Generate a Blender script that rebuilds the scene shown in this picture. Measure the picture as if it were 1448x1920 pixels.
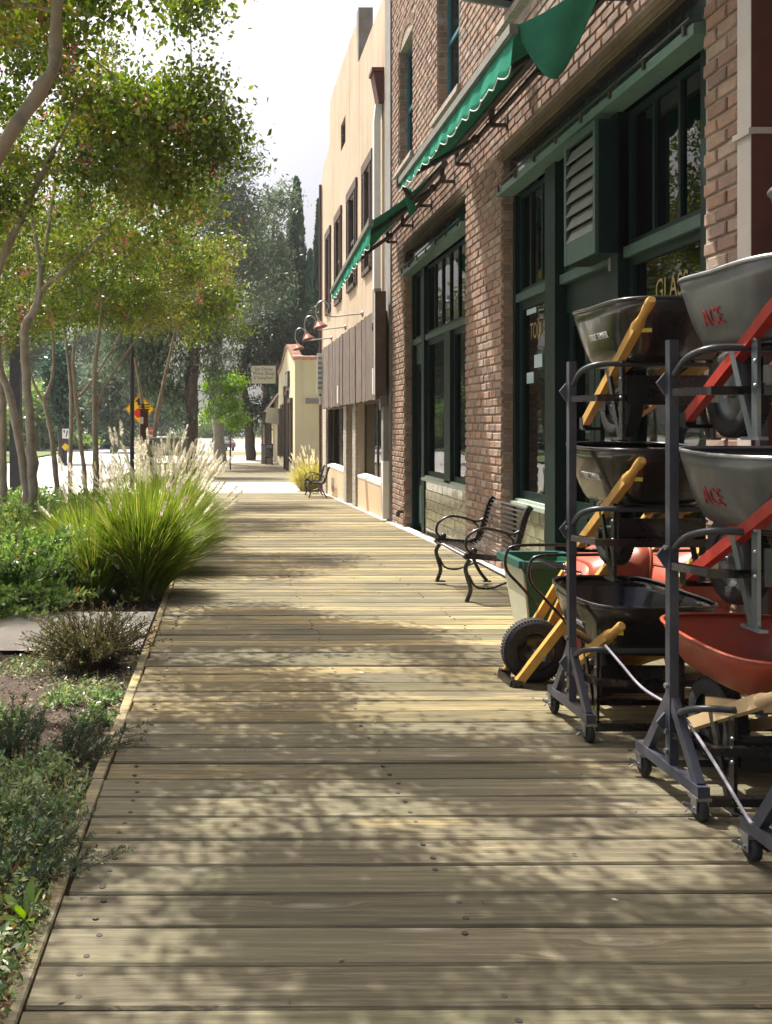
import bpy, math, random
import numpy as np
from mathutils import Vector, Matrix
for o in list(bpy.data.objects): bpy.data.objects.remove(o)
S = bpy.context.scene
COL = S.collection
R = random.Random(11)
# ------------------------------------------------------------------ camera, sky, sun, exposure
F, VX, VY, H = 1700.0, 415.0, 797.0, 1.4
cam = bpy.data.cameras.new('camera'); camo = bpy.data.objects.new('camera', cam); COL.objects.link(camo)
camo.location = (0, 0, H); camo.rotation_euler = (math.pi/2, 0, 0)
cam.sensor_fit = 'VERTICAL'; cam.sensor_height = 36; cam.sensor_width = 27
cam.lens = F/1920*36; cam.shift_x = (724-VX)/1920; cam.shift_y = -(960-VY)/1920
cam.clip_start = .05; cam.clip_end = 2000
S.camera = camo
SUN = Vector((-1.0, 1.5, 3.25)).normalized()
W = bpy.data.worlds.new('World'); S.world = W; W.use_nodes = True
wn = W.node_tree; wn.nodes.clear()
sky = wn.nodes.new('ShaderNodeTexSky'); sky.sky_type = 'NISHITA'; sky.sun_disc = False
sky.sun_elevation = math.asin(SUN.z); sky.sun_rotation = math.atan2(SUN.x, SUN.y)
sky.air_density = .9; sky.dust_density = 10.0; sky.ozone_density = .6
bgn = wn.nodes.new('ShaderNodeBackground'); bgn.inputs['Strength'].default_value = .132
wo = wn.nodes.new('ShaderNodeOutputWorld')
wn.links.new(sky.outputs[0], bgn.inputs[0]); wn.links.new(bgn.outputs[0], wo.inputs[0])
sl = bpy.data.lights.new('sun', 'SUN'); sl.energy = 5.0; sl.angle = math.radians(.4); sl.color = (1, .95, .86)
so = bpy.data.objects.new('sun', sl); COL.objects.link(so); so.rotation_euler = SUN.to_track_quat('Z', 'Y').to_euler()
S.view_settings.view_transform = 'Standard'; S.view_settings.look = 'None'
S.view_settings.exposure = .78; S.view_settings.gamma = 1
S.view_settings.use_curve_mapping = False
S.cycles.use_denoising = True; S.cycles.max_bounces = 7; S.cycles.transparent_max_bounces = 12
S.cycles.sample_clamp_indirect = 6
# ------------------------------------------------------------------ helpers
def at(px, py, Y): return Vector(((px-VX)*Y/F, Y, H+(VY-py)*Y/F))
def gz(y): return -.025*min(max(y, -6), 47)
def setp(o, label=None, cat=None, group=None, kind=None):
    if label: o['label'] = label
    if cat: o['category'] = cat
    if group: o['group'] = group
    if kind: o['kind'] = kind
    return o
def thing(name, label, cat, loc=(0, 0, 0), group=None, kind=None):
    o = bpy.data.objects.new(name, None); COL.objects.link(o); o.location = loc; o.empty_display_size = .1
    return setp(o, label, cat, group, kind)
WORLD = {}
def link(name, me, mat, parent=None, world=True, kind=None):
    if mat is not None and not me.materials: me.materials.append(mat)
    o = bpy.data.objects.new(name, me); COL.objects.link(o)
    if parent is not None:
        o.parent = parent
        if world:
            m = Matrix.Identity(4); p = parent
            while p is not None and p.type == 'EMPTY':
                m = Matrix.Translation(p.location) @ m; p = p.parent
            o.matrix_parent_inverse = m.inverted()
    if kind: o['kind'] = kind
    return o
class MB:
    def __init__(s): s.v = []; s.f = []; s.sm = []
    def add(s, vs, fs, smooth=False):
        n = len(s.v); s.v += [tuple(p) for p in vs]
        s.f += [tuple(i+n for i in f) for f in fs]; s.sm += [smooth]*len(fs); return s
    def box(s, x0, x1, y0, y1, z0, z1):
        return s.add([(x0,y0,z0),(x1,y0,z0),(x1,y1,z0),(x0,y1,z0),(x0,y0,z1),(x1,y0,z1),(x1,y1,z1),(x0,y1,z1)],
            [(0,3,2,1),(4,5,6,7),(0,1,5,4),(1,2,6,5),(2,3,7,6),(3,0,4,7)])
    def obb(s, c, ax, ay, az):
        c = Vector(c); ax = Vector(ax); ay = Vector(ay); az = Vector(az)
        vs = [c+i*ax+j*ay+k*az for k in (-1, 1) for i, j in ((-1,-1),(1,-1),(1,1),(-1,1))]
        return s.add(vs, [(0,3,2,1),(4,5,6,7),(0,1,5,4),(1,2,6,5),(2,3,7,6),(3,0,4,7)])
    def bar(s, a, b, w, h, up=(0, 0, 1)):
        a = Vector(a); b = Vector(b); d = (b-a); L = d.length; d = d/L
        u = Vector(up)
        if abs(d.dot(u)) > .98: u = Vector((0, 1, 0))
        sd = d.cross(u).normalized(); u = sd.cross(d).normalized()
        return s.obb((a+b)/2, sd*w/2, d*L/2, u*h/2)
    def tube(s, pts, rad, seg=8, cap=True, smooth=True):
        pts = [Vector(p) for p in pts]; n = len(pts)
        if not hasattr(rad, '__len__'): rad = [rad]*n
        t0 = (pts[1]-pts[0]).normalized(); up = Vector((0, 0, 1)) if abs(t0.z) < .9 else Vector((1, 0, 0))
        nn = (up - t0*up.dot(t0)).normalized(); vs = []
        for i in range(n):
            t = (pts[min(i+1, n-1)]-pts[max(i-1, 0)])
            t = t.normalized() if t.length > 1e-9 else t0
            nn = nn - t*nn.dot(t)
            nn = nn.normalized() if nn.length > 1e-6 else t.orthogonal().normalized()
            b = t.cross(nn)
            for k in range(seg):
                a = 2*math.pi*(k+.5)/seg
                vs.append(pts[i]+(nn*math.cos(a)+b*math.sin(a))*rad[i])
        fs = [(i*seg+k, i*seg+(k+1) % seg, (i+1)*seg+(k+1) % seg, (i+1)*seg+k) for i in range(n-1) for k in range(seg)]
        s.add(vs, fs, smooth)
        if cap:
            s.add(vs[:seg], [tuple(range(seg))[::-1]]); s.add(vs[-seg:], [tuple(range(seg))])
        return s
    def cyl(s, a, b, r, seg=12, r2=None): return s.tube([a, b], [r, r if r2 is None else r2], seg)
    def ball(s, c, r, seg=10, rings=6, sc=(1, 1, 1)):
        vs = []; fs = []
        for i in range(rings+1):
            th = math.pi*i/rings
            for k in range(seg):
                a = 2*math.pi*k/seg
                vs.append((c[0]+r*sc[0]*math.sin(th)*math.cos(a), c[1]+r*sc[1]*math.sin(th)*math.sin(a), c[2]+r*sc[2]*math.cos(th)))
        fs = [(i*seg+k, (i+1)*seg+k, (i+1)*seg+(k+1) % seg, i*seg+(k+1) % seg) for i in range(rings) for k in range(seg)]
        return s.add(vs, fs, True)
    def lathe(s, prof, c, axis, seg=24):      # prof: (radius, offset along axis)
        ax = Vector(axis).normalized(); u = ax.orthogonal().normalized(); w = ax.cross(u); c = Vector(c)
        vs = [c+ax*h+(u*math.cos(2*math.pi*k/seg)+w*math.sin(2*math.pi*k/seg))*r for r, h in prof for k in range(seg)]
        n = len(prof)
        return s.add(vs, [(i*seg+k, i*seg+(k+1) % seg, (i+1)*seg+(k+1) % seg, (i+1)*seg+k) for i in range(n-1) for k in range(seg)], True)
    def prism(s, poly, d):                    # poly in 3D extruded by vector d
        n = len(poly); d = Vector(d); a = [Vector(p) for p in poly]
        return s.add(a+[p+d for p in a], [tuple(range(n))[::-1], tuple(range(n, 2*n))]+[(i, (i+1) % n, (i+1) % n+n, i+n) for i in range(n)])
    def grid(s, fn, nu, nv, smooth=True):
        vs = [fn(i/nu, j/nv) for i in range(nu+1) for j in range(nv+1)]
        return s.add(vs, [(i*(nv+1)+j, (i+1)*(nv+1)+j, (i+1)*(nv+1)+j+1, i*(nv+1)+j+1) for i in range(nu) for j in range(nv)], smooth)
    def mesh(s, name):
        me = bpy.data.meshes.new(name); me.from_pydata(s.v, [], s.f); me.polygons.foreach_set('use_smooth', s.sm); me.update(); return me
    def obj(s, name, mat, parent=None, world=True, kind=None): return link(name, s.mesh(name), mat, parent, world, kind)
def curve(pts, n=6):
    P = [Vector(p) for p in pts]; P = [P[0]*2-P[1]]+P+[P[-1]*2-P[-2]]; out = []
    for i in range(1, len(P)-2):
        for k in range(n):
            t = k/n; a, b, c, d = P[i-1:i+3]
            out.append(.5*((2*b)+(c-a)*t+(2*a-5*b+4*c-d)*t*t+(3*b-a-3*c+d)*t**3))
    out.append(P[-2]); return out
def copy_tree(o, parent=None):
    c = o.copy(); COL.objects.link(c); c.parent = parent
    if parent is not None: c.matrix_parent_inverse = o.matrix_parent_inverse.copy()
    for ch in list(o.children): copy_tree(ch, c)
    return c
def text_mesh(txt, size, ext=.001):
    cu = bpy.data.curves.new('t', 'FONT'); cu.body = txt; cu.size = size; cu.extrude = ext; cu.align_x = 'CENTER'; cu.align_y = 'CENTER'; cu.resolution_u = 3
    ob = bpy.data.objects.new('t', cu); COL.objects.link(ob)
    dg = bpy.context.evaluated_depsgraph_get(); dg.update()
    me = bpy.data.meshes.new_from_object(ob.evaluated_get(dg)); bpy.data.objects.remove(ob); me.materials.clear()
    return me
def put_text(name, txt, size, mat, origin, xd, yd, parent, world=True, sx=1.0, ext=.001):
    me = text_mesh(txt, size, ext); xd = Vector(xd).normalized(); yd = Vector(yd).normalized(); z = xd.cross(yd)
    m = Matrix((xd, yd, z)).transposed().to_4x4(); m.translation = Vector(origin)
    me.transform(m @ Matrix.Diagonal((sx, 1, 1, 1)))
    return link(name, me, mat, parent, world)
# ------------------------------------------------------------------ materials
def nodes(name):
    m = bpy.data.materials.new(name); m.use_nodes = True; nt = m.node_tree; nt.nodes.clear()
    out = nt.nodes.new('ShaderNodeOutputMaterial'); return m, nt, out
def nd(nt, t, **k):
    n = nt.nodes.new(t)
    for a, b in k.items(): setattr(n, a, b)
    return n
def sv(n, **k):
    for a, b in k.items(): n.inputs[a.replace('_', ' ')].default_value = b
    return n
def c4(c): return (c[0], c[1], c[2], 1)
def mixc(nt, fac, a, b, blend='MIX'):
    n = nd(nt, 'ShaderNodeMix', data_type='RGBA', blend_type=blend)
    for sock, v in ((0, fac), (6, a), (7, b)):
        if hasattr(v, 'links'): nt.links.new(v, n.inputs[sock])
        else: n.inputs[sock].default_value = v if sock == 0 else c4(v)
    return n.outputs[2]
def ramp(nt, fac, stops, interp='LINEAR'):
    r = nd(nt, 'ShaderNodeValToRGB'); r.color_ramp.interpolation = interp
    e = r.color_ramp.elements
    while len(e) < len(stops): e.new(.5)
    for i, (p, c) in enumerate(stops):
        e[i].position = p; e[i].color = c4(c) if hasattr(c, '__len__') else (c, c, c, 1)
    nt.links.new(fac, r.inputs[0]); return r.outputs[0]
def noise(nt, vec, scale, detail=4, rough=.55, dist=0):
    n = sv(nd(nt, 'ShaderNodeTexNoise'), Scale=scale, Detail=detail, Roughness=rough, Distortion=dist)
    if vec is not None: nt.links.new(vec, n.inputs['Vector'])
    return n.outputs['Fac']
def mapping(nt, vec, scale, loc=(0, 0, 0)):
    m = nd(nt, 'ShaderNodeMapping'); m.inputs['Scale'].default_value = scale; m.inputs['Location'].default_value = loc
    nt.links.new(vec, m.inputs['Vector']); return m.outputs[0]
def bumpn(nt, h, strength, dist=.01):
    b = nd(nt, 'ShaderNodeBump'); b.inputs['Strength'].default_value = strength; b.inputs['Distance'].default_value = dist
    nt.links.new(h, b.inputs['Height']); return b.outputs[0]
def M(name, col, rough=.55, metal=0., var=.18, scale=6., bump=0., spec=.5, dirt=None, dscale=1.2, coat=0, bscale=60):
    m, nt, out = nodes(name); p = nd(nt, 'ShaderNodeBsdfPrincipled')
    tc = nd(nt, 'ShaderNodeTexCoord').outputs['Object']
    n = noise(nt, tc, scale, 5, .6)
    c = ramp(nt, n, [(.25, [x*(1-var) for x in col]), (.75, [min(1, x*(1+var)) for x in col])])
    if dirt: c = mixc(nt, ramp(nt, noise(nt, tc, dscale, 6, .65), [(.45, 0.), (.75, .8)]), c, dirt)
    nt.links.new(c, p.inputs['Base Color'])
    p.inputs['Roughness'].default_value = rough
    rr_ = nd(nt, 'ShaderNodeMapRange'); rr_.inputs[3].default_value = max(.05, rough-.13); rr_.inputs[4].default_value = min(1, rough+.13); nt.links.new(noise(nt, tc, 9, 5, .7), rr_.inputs[0]); nt.links.new(rr_.outputs[0], p.inputs['Roughness']); p.inputs['Metallic'].default_value = metal
    p.inputs['Specular IOR Level'].default_value = spec; p.inputs['Coat Weight'].default_value = coat
    if bump: nt.links.new(bumpn(nt, noise(nt, tc, bscale, 4, .6), bump, .01), p.inputs['Normal'])
    nt.links.new(p.outputs[0], out.inputs[0]); return m
def leafmat(name, stops, tr=.5, gloss=.05):
    m, nt, out = nodes(name)
    a = nd(nt, 'ShaderNodeAttribute', attribute_name='tint')
    c = ramp(nt, a.outputs['Fac'], stops)
    d = nd(nt, 'ShaderNodeBsdfDiffuse'); t = nd(nt, 'ShaderNodeBsdfTranslucent'); g = sv(nd(nt, 'ShaderNodeBsdfGlossy'), Roughness=.35)
    nt.links.new(c, d.inputs[0])
    hs = nd(nt, 'ShaderNodeHueSaturation'); hs.inputs['Saturation'].default_value = 1.15; hs.inputs['Value'].default_value = 1.5; nt.links.new(c, hs.inputs['Color']); nt.links.new(hs.outputs[0], t.inputs[0])
    x = nd(nt, 'ShaderNodeMixShader'); x.inputs[0].default_value = tr; nt.links.new(d.outputs[0], x.inputs[1]); nt.links.new(t.outputs[0], x.inputs[2])
    y = nd(nt, 'ShaderNodeMixShader'); y.inputs[0].default_value = gloss; nt.links.new(x.outputs[0], y.inputs[1]); nt.links.new(g.outputs[0], y.inputs[2])
    nt.links.new(y.outputs[0], out.inputs[0]); return m
def plankmat():
    m, nt, out = nodes('weathered_plank'); p = nd(nt, 'ShaderNodeBsdfPrincipled')
    tc = nd(nt, 'ShaderNodeTexCoord').outputs['Object']; oi = nd(nt, 'ShaderNodeObjectInfo')
    mul = nd(nt, 'ShaderNodeVectorMath', operation='SCALE'); mul.inputs[0].default_value = (37, 91, 53); nt.links.new(oi.outputs['Random'], mul.inputs['Scale'])
    add = nd(nt, 'ShaderNodeVectorMath', operation='ADD'); nt.links.new(tc, add.inputs[0]); nt.links.new(mul.outputs[0], add.inputs[1])
    v = add.outputs[0]
    vor = sv(nd(nt, 'ShaderNodeTexVoronoi', feature='F1'), Scale=1.0, Randomness=1.); nt.links.new(mapping(nt, v, (1.3, 7.5, 0)), vor.inputs['Vector'])
    kd = vor.outputs['Distance']
    knot = ramp(nt, kd, [(.03, 1.), (.09, .6), (.15, 0.)])
    wv = nd(nt, 'ShaderNodeVectorMath', operation='ADD')
    sc = nd(nt, 'ShaderNodeVectorMath', operation='SCALE'); sc.inputs[0].default_value = (0, .05, 0)
    nt.links.new(ramp(nt, kd, [(0., 1.), (.3, 0.)], 'EASE'), sc.inputs['Scale']); nt.links.new(v, wv.inputs[0]); nt.links.new(sc.outputs[0], wv.inputs[1])
    g1 = noise(nt, mapping(nt, wv.outputs[0], (1.4, 45, 20)), 1., 5, .6, .5)
    g2 = noise(nt, mapping(nt, wv.outputs[0], (5, 190, 40)), 1., 4, .65, .2)
    big = noise(nt, mapping(nt, v, (1.2, 4, 1)), 1., 4, .6)
    tan = ramp(nt, g1, [(.25, (.13, .098, .043)), (.5, (.285, .226, .108)), (.75, (.42, .345, .178))])
    gry = ramp(nt, g1, [(.25, (.058, .05, .032)), (.5, (.135, .119, .074)), (.78, (.245, .22, .142))])
    ad = nd(nt, 'ShaderNodeMath', operation='MULTIPLY_ADD'); nt.links.new(big, ad.inputs[0]); ad.inputs[1].default_value = 1.3
    sep = nd(nt, 'ShaderNodeSeparateColor'); nt.links.new(oi.outputs['Color'], sep.inputs[0]); nt.links.new(sep.outputs[0], ad.inputs[2])
    f = ramp(nt, ad.outputs[0], [(.7, 0.), (1.15, 1.)])
    c = mixc(nt, f, tan, gry)
    c = mixc(nt, ramp(nt, g2, [(.37, .95), (.49, 0.)]), c, (.10, .085, .06))
    c = mixc(nt, knot, c, mixc(nt, noise(nt, v, 8), (.13, .10, .065), (.36, .34, .30)))
    stain = noise(nt, mapping(nt, v, (.5, 1.2, 1), (3, 1, 2)), 1.4, 5, .6)
    c = mixc(nt, ramp(nt, stain, [(.47, 0.), (.68, .62)]), c, (.10, .10, .055))
    val = nd(nt, 'ShaderNodeHueSaturation'); nt.links.new(c, val.inputs['Color']); 
    mv = nd(nt, 'ShaderNodeMath', operation='MULTIPLY_ADD'); nt.links.new(sep.outputs[1], mv.inputs[0]); mv.inputs[1].default_value = .75; mv.inputs[2].default_value = .62
    nt.links.new(mv.outputs[0], val.inputs['Value'])
    nt.links.new(val.outputs[0], p.inputs['Base Color']); p.inputs['Roughness'].default_value = .78; p.inputs['Specular IOR Level'].default_value = .3
    hmix = mixc(nt, .5, g1, g2); nt.links.new(bumpn(nt, hmix, .8, .007), p.inputs['Normal'])
    nt.links.new(p.outputs[0], out.inputs[0]); return m
def brickmat(name, attr):
    m, nt, out = nodes(name); p = nd(nt, 'ShaderNodeBsdfPrincipled')
    tc = nd(nt, 'ShaderNodeTexCoord').outputs['Object']
    if attr: col = nd(nt, 'ShaderNodeAttribute', attribute_name='tint').outputs['Color']; v = tc
    else:
        oi = nd(nt, 'ShaderNodeObjectInfo'); col = oi.outputs['Color']
        a = nd(nt, 'ShaderNodeVectorMath', operation='ADD'); nt.links.new(tc, a.inputs[0]); nt.links.new(oi.outputs['Location'], a.inputs[1]); v = a.outputs[0]
    n = noise(nt, v, 14, 5, .65)
    c = mixc(nt, ramp(nt, n, [(.3, 0.), (.7, 1.)]), mixc(nt, .38, col, (.07, .045, .035)), col)
    c = mixc(nt, ramp(nt, noise(nt, v, 5, 5, .7), [(.55, 0.), (.72, .55)]), c, (.36, .31, .26))
    nt.links.new(c, p.inputs['Base Color']); p.inputs['Roughness'].default_value = .85
    nt.links.new(bumpn(nt, noise(nt, v, 60, 4, .7), .5, .008), p.inputs['Normal'])
    nt.links.new(p.outputs[0], out.inputs[0]); return m
def glassmat(name, tint=(.5, .55, .52), refl=.35):
    m, nt, out = nodes(name)
    t = nd(nt, 'ShaderNodeBsdfTransparent'); t.inputs[0].default_value = c4(tint)
    g = sv(nd(nt, 'ShaderNodeBsdfGlossy'), Roughness=.015)
    tc = nd(nt, 'ShaderNodeTexCoord').outputs['Object']
    nt.links.new(bumpn(nt, noise(nt, tc, 1.3, 2), .06, .05), g.inputs['Normal'])
    lw = nd(nt, 'ShaderNodeFresnel'); lw.inputs['IOR'].default_value = 1.7
    ad = nd(nt, 'ShaderNodeMath', operation='ADD', use_clamp=True); ad.inputs[1].default_value = refl-.05; nt.links.new(lw.outputs[0], ad.inputs[0])
    x = nd(nt, 'ShaderNodeMixShader'); nt.links.new(ad.outputs[0], x.inputs[0]); nt.links.new(t.outputs[0], x.inputs[1]); nt.links.new(g.outputs[0], x.inputs[2])
    nt.links.new(x.outputs[0], out.inputs[0]); return m
def fabricmat(name, col, tr=.45):
    m, nt, out = nodes(name); tc = nd(nt, 'ShaderNodeTexCoord').outputs['Object']
    c = ramp(nt, noise(nt, tc, 3, 5, .6), [(.3, [x*.8 for x in col]), (.7, [x*1.2 for x in col])])
    d = nd(nt, 'ShaderNodeBsdfDiffuse'); t = nd(nt, 'ShaderNodeBsdfTranslucent')
    nt.links.new(c, d.inputs[0]); nt.links.new(c, t.inputs[0])
    x = nd(nt, 'ShaderNodeMixShader'); x.inputs[0].default_value = tr
    nt.links.new(d.outputs[0], x.inputs[1]); nt.links.new(t.outputs[0], x.inputs[2]); nt.links.new(x.outputs[0], out.inputs[0]); return m
def stuccomat(name, a, b, streak=.5):
    m, nt, out = nodes(name); p = nd(nt, 'ShaderNodeBsdfPrincipled'); tc = nd(nt, 'ShaderNodeTexCoord').outputs['Object']
    c = mixc(nt, ramp(nt, noise(nt, tc, .7, 6, .6), [(.35, 0.), (.65, 1.)]), a, b)
    st = noise(nt, mapping(nt, tc, (2.5, 2.5, .22)), 1., 5, .65)
    c = mixc(nt, ramp(nt, st, [(.5, 0.), (.75, streak)]), c, [x*.55 for x in a])
    nt.links.new(c, p.inputs['Base Color']); p.inputs['Roughness'].default_value = .9
    nt.links.new(bumpn(nt, noise(nt, tc, 25, 5, .6), .35, .02), p.inputs['Normal']); nt.links.new(p.outputs[0], out.inputs[0]); return m
m_plank = plankmat()
m_brick1 = brickmat('brick_face', False); m_brickN = brickmat('brickwork', True)
m_mortar = M('mortar', (.33, .28, .225), .95, var=.25, scale=20, bump=.6)
m_green = M('dark_green_paint', (.0025, .016, .013), .5, var=.15, spec=.22, dirt=(.009, .022, .019))
m_lgreen = M('pale_green_paint', (.05, .098, .08), .5, var=.15, spec=.3, dirt=(.045, .075, .06))
m_band = M('band_green_paint', (.13, .23, .185), .4, var=.12, dirt=(.08, .14, .11))
m_sill = M('weathered_sill_paint', (.36, .43, .36), .5, var=.12)
m_fascia = M('dark_fascia_gloss', (.006, .008, .01), .25, var=.3, coat=.6)
m_lintel = M('rusty_lintel', (.12, .085, .04), .8, var=.4, scale=9, dirt=(.20, .17, .10))
m_glass = glassmat('shop_glass', (.36, .40, .38), .07)
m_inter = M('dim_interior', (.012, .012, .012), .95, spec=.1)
m_curtain = M('pale_curtain', (.33, .33, .32), .9)
m_teal = M('teal_window_paint', (.03, .14, .17), .5, var=.15)
m_stone = M('weathered_sill_brick', (.27, .225, .18), .9, var=.3, scale=14, bump=.5)
m_conc = M('pale_concrete', (.52, .49, .43), .9, var=.14, scale=3, bump=.3, dirt=(.33, .30, .25))
m_concd = M('grey_concrete', (.23, .22, .205), .9, var=.2, scale=4, bump=.3)
m_stucco = stuccomat('peach_stucco', (.45, .35, .245), (.53, .425, .31), .8)
m_stuclow = stuccomat('low_peach_stucco', (.62, .40, .24), (.70, .50, .33), .25)
m_yellow = stuccomat('cream_yellow_stucco', (.60, .54, .35), (.66, .60, .42), .35)
m_brown = M('brown_trim', (.085, .055, .043), .7, var=.25)
m_board = M('brown_boards', (.145, .112, .092), .85, var=.35, scale=3, bump=.4)
m_white = M('white_paint', (.72, .71, .68), .5, var=.06)
m_spout = M('beige_downspout', (.44, .41, .38), .45, var=.08)
m_rust = M('rusty_brown_metal', (.10, .03, .022), .6, var=.3)
m_gbrick = M('grey_cream_brick', (.40, .37, .31), .85, var=.25, scale=10)
m_blackmetal = M('black_bench_paint', (.012, .011, .012), .28, var=.2, coat=.3)
m_bronze = M('bench_slat_paint', (.035, .03, .03), .32, var=.2, coat=.2)
m_rack = M('grey_rack_paint', (.05, .056, .078), .42, metal=.25, var=.2, scale=12, dirt=(.15, .15, .16))
m_galv = M('galvanised_metal', (.35, .36, .38), .35, metal=.9, var=.15)
m_trayblack = M('black_tray', (.011, .011, .011), .22, var=.3, coat=.35, dirt=(.045, .042, .036), dscale=3)
m_traygrey = M('grey_tray', (.115, .128, .14), .34, metal=.35, var=.22, scale=4, coat=.15, dirt=(.19, .19, .18), dscale=3)
m_trayred = M('red_tray', (.36, .06, .026), .42, var=.2, coat=.1, dirt=(.20, .09, .06), dscale=4)
m_hyellow = M('yellow_handle', (.56, .32, .07), .5, var=.28, scale=12, dirt=(.36, .2, .06), dscale=6)
m_hred = M('red_handle', (.33, .022, .015), .45, var=.25, scale=14)
m_hpale = M('pale_wood_handle', (.62, .45, .25), .55, var=.15)
m_tyre = M('tyre_rubber', (.018, .018, .019), .75, var=.2, bump=.3)
m_letterred = M('red_letter', (.32, .02, .03), .4, var=.02)
m_letterwhite = M('white_letter', (.75, .74, .7), .5, var=.02)
m_gold = M('gold_letter', (.26, .205, .08), .4, var=.1)
m_ysticker = M('yellow_sticker', (.75, .65, .05), .5, var=.02)
m_awn = fabricmat('awning_fabric', (.05, .25, .175), .12)
m_trimw = M('white_trim', (.8, .8, .78), .7, var=.03)
m_dkmetal = M('dark_awning_metal', (.05, .038, .035), .5, var=.3)
m_barmetal = M('grey_green_awning_bar', (.16, .165, .14), .5, var=.2)
m_tile = M('glazed_tile', (.17, .18, .11), .18, var=.4, scale=2.2, coat=.5, dirt=(.27, .27, .19))
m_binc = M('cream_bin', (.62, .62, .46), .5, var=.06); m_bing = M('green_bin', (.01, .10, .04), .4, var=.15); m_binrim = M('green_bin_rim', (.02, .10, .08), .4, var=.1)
m_bark = M('pale_smooth_bark', (.31, .27, .215), .85, var=.5, scale=6, bump=.4, dirt=(.24, .15, .07), dscale=3)
m_barkd = M('dark_rough_bark', (.07, .05, .04), .95, var=.4, scale=5, bump=.8)
m_barkg = M('grey_gum_bark', (.27, .24, .21), .9, var=.3, scale=3)
m_twig = M('twig_bark', (.13, .085, .055), .9, var=.3)
m_soil = M('mulch_soil', (.05, .036, .025), .95, var=.7, scale=30, bump=1., dirt=(.105, .078, .052), dscale=4)
m_road = M('pale_road', (.44, .44, .43), .9, var=.06, scale=1)
m_grassland = M('dry_verge', (.15, .15, .065), .95, var=.35, scale=.6, dirt=(.24, .19, .11), dscale=.2)
m_lawn = M('lawn_verge', (.10, .14, .035), .95, var=.3, scale=1.5)
m_signy = M('sign_yellow', (.78, .46, .01), .4, var=.03); m_signk = M('sign_black', (.012, .012, .012), .5); m_signr = M('sign_red', (.55, .02, .02), .4)
m_post = M('dark_post', (.03, .03, .032), .7, var=.3); m_postb = M('brown_post', (.10, .045, .028), .8, var=.3)
m_cream = M('cream_sign', (.62, .58, .42), .6, var=.05)
m_rooft = M('terracotta', (.42, .24, .17), .8, var=.3, scale=5)
m_carp = M('dark_car_paint', (.03, .035, .05), .2, coat=1.); m_cars = M('silver_car_paint', (.4, .42, .44), .25, metal=.5, coat=1.)
m_carg = M('car_glass', (.02, .025, .03), .06, spec=1.)
l_myrtle = leafmat('myrtle_leaf', [(0., (.03, .055, .01)), (.35, (.085, .14, .02)), (.62, (.17, .22, .035)), (.84, (.22, .17, .045)), (1., (.17, .08, .04))], .42)
l_bloom = leafmat('pink_blossom', [(0., (.55, .12, .22)), (1., (.75, .33, .42))], .4, .0)
l_gum = leafmat('gum_leaf', [(0., (.035, .06, .034)), (.5, (.085, .12, .07)), (1., (.16, .205, .12))], .45)
l_pine = leafmat('dark_needle', [(0., (.012, .022, .012)), (.6, (.028, .048, .02)), (1., (.055, .08, .03))], .25)
l_cyp = leafmat('cypress_needle', [(0., (.018, .05, .032)), (.6, (.045, .10, .06)), (1., (.075, .14, .08))], .25)
l_lime = leafmat('lime_leaf', [(0., (.10, .19, .02)), (.6, (.2, .33, .03)), (1., (.30, .42, .06))], .55)
l_blade = leafmat('grass_blade', [(0., (.065, .11, .018)), (.45, (.15, .215, .035)), (.8, (.28, .33, .075)), (1., (.44, .36, .18))], .6)
l_blady = leafmat('dry_grass_blade', [(0., (.22, .22, .05)), (.6, (.40, .36, .12)), (1., (.55, .47, .2))], .5)
l_plume = leafmat('seed_plume', [(0., (.52, .48, .38)), (.6, (.72, .69, .58)), (1., (.82, .80, .72))], .5, 0)
l_plumes = leafmat('pale_plume', [(0., (.62, .55, .38)), (1., (.8, .75, .6))], .5, 0)
l_shrub = leafmat('shrub_leaf', [(0., (0.070, 0.140, 0.035)), (.5, (0.182, 0.294, 0.077)), (.85, (0.350, 0.462, 0.140)), (1., (0.350, 0.154, 0.056))], .45, .08)
l_rose = leafmat('rosemary_leaf', [(0., (0.027, 0.053, 0.030)), (.6, (0.075, 0.128, 0.060)), (1., (0.165, 0.210, 0.112))], .3)
l_twiggy = leafmat('dry_leaf', [(0., (0.060, 0.072, 0.024)), (.5, (0.120, 0.132, 0.048)), (1., (0.192, 0.120, 0.060))], .4)
l_cover = leafmat('cover_leaf', [(0., (0.062, 0.125, 0.044)), (.45, (0.188, 0.275, 0.100)), (.75, (0.425, 0.525, 0.275)), (.9, (0.375, 0.325, 0.100)), (1., (0.275, 0.100, 0.037))], .45, .1)
l_litter = leafmat('leaf_litter', [(0., (.05, .028, .018)), (.5, (.16, .085, .045)), (.85, (.28, .19, .12)), (1., (.45, .38, .3))], .15, .03)
l_big = leafmat('bright_leaf', [(0., (.12, .22, .02)), (1., (.25, .36, .05))], .5, .08)
V3 = lambda a: Vector((float(a[0]), float(a[1]), float(a[2])))
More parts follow.
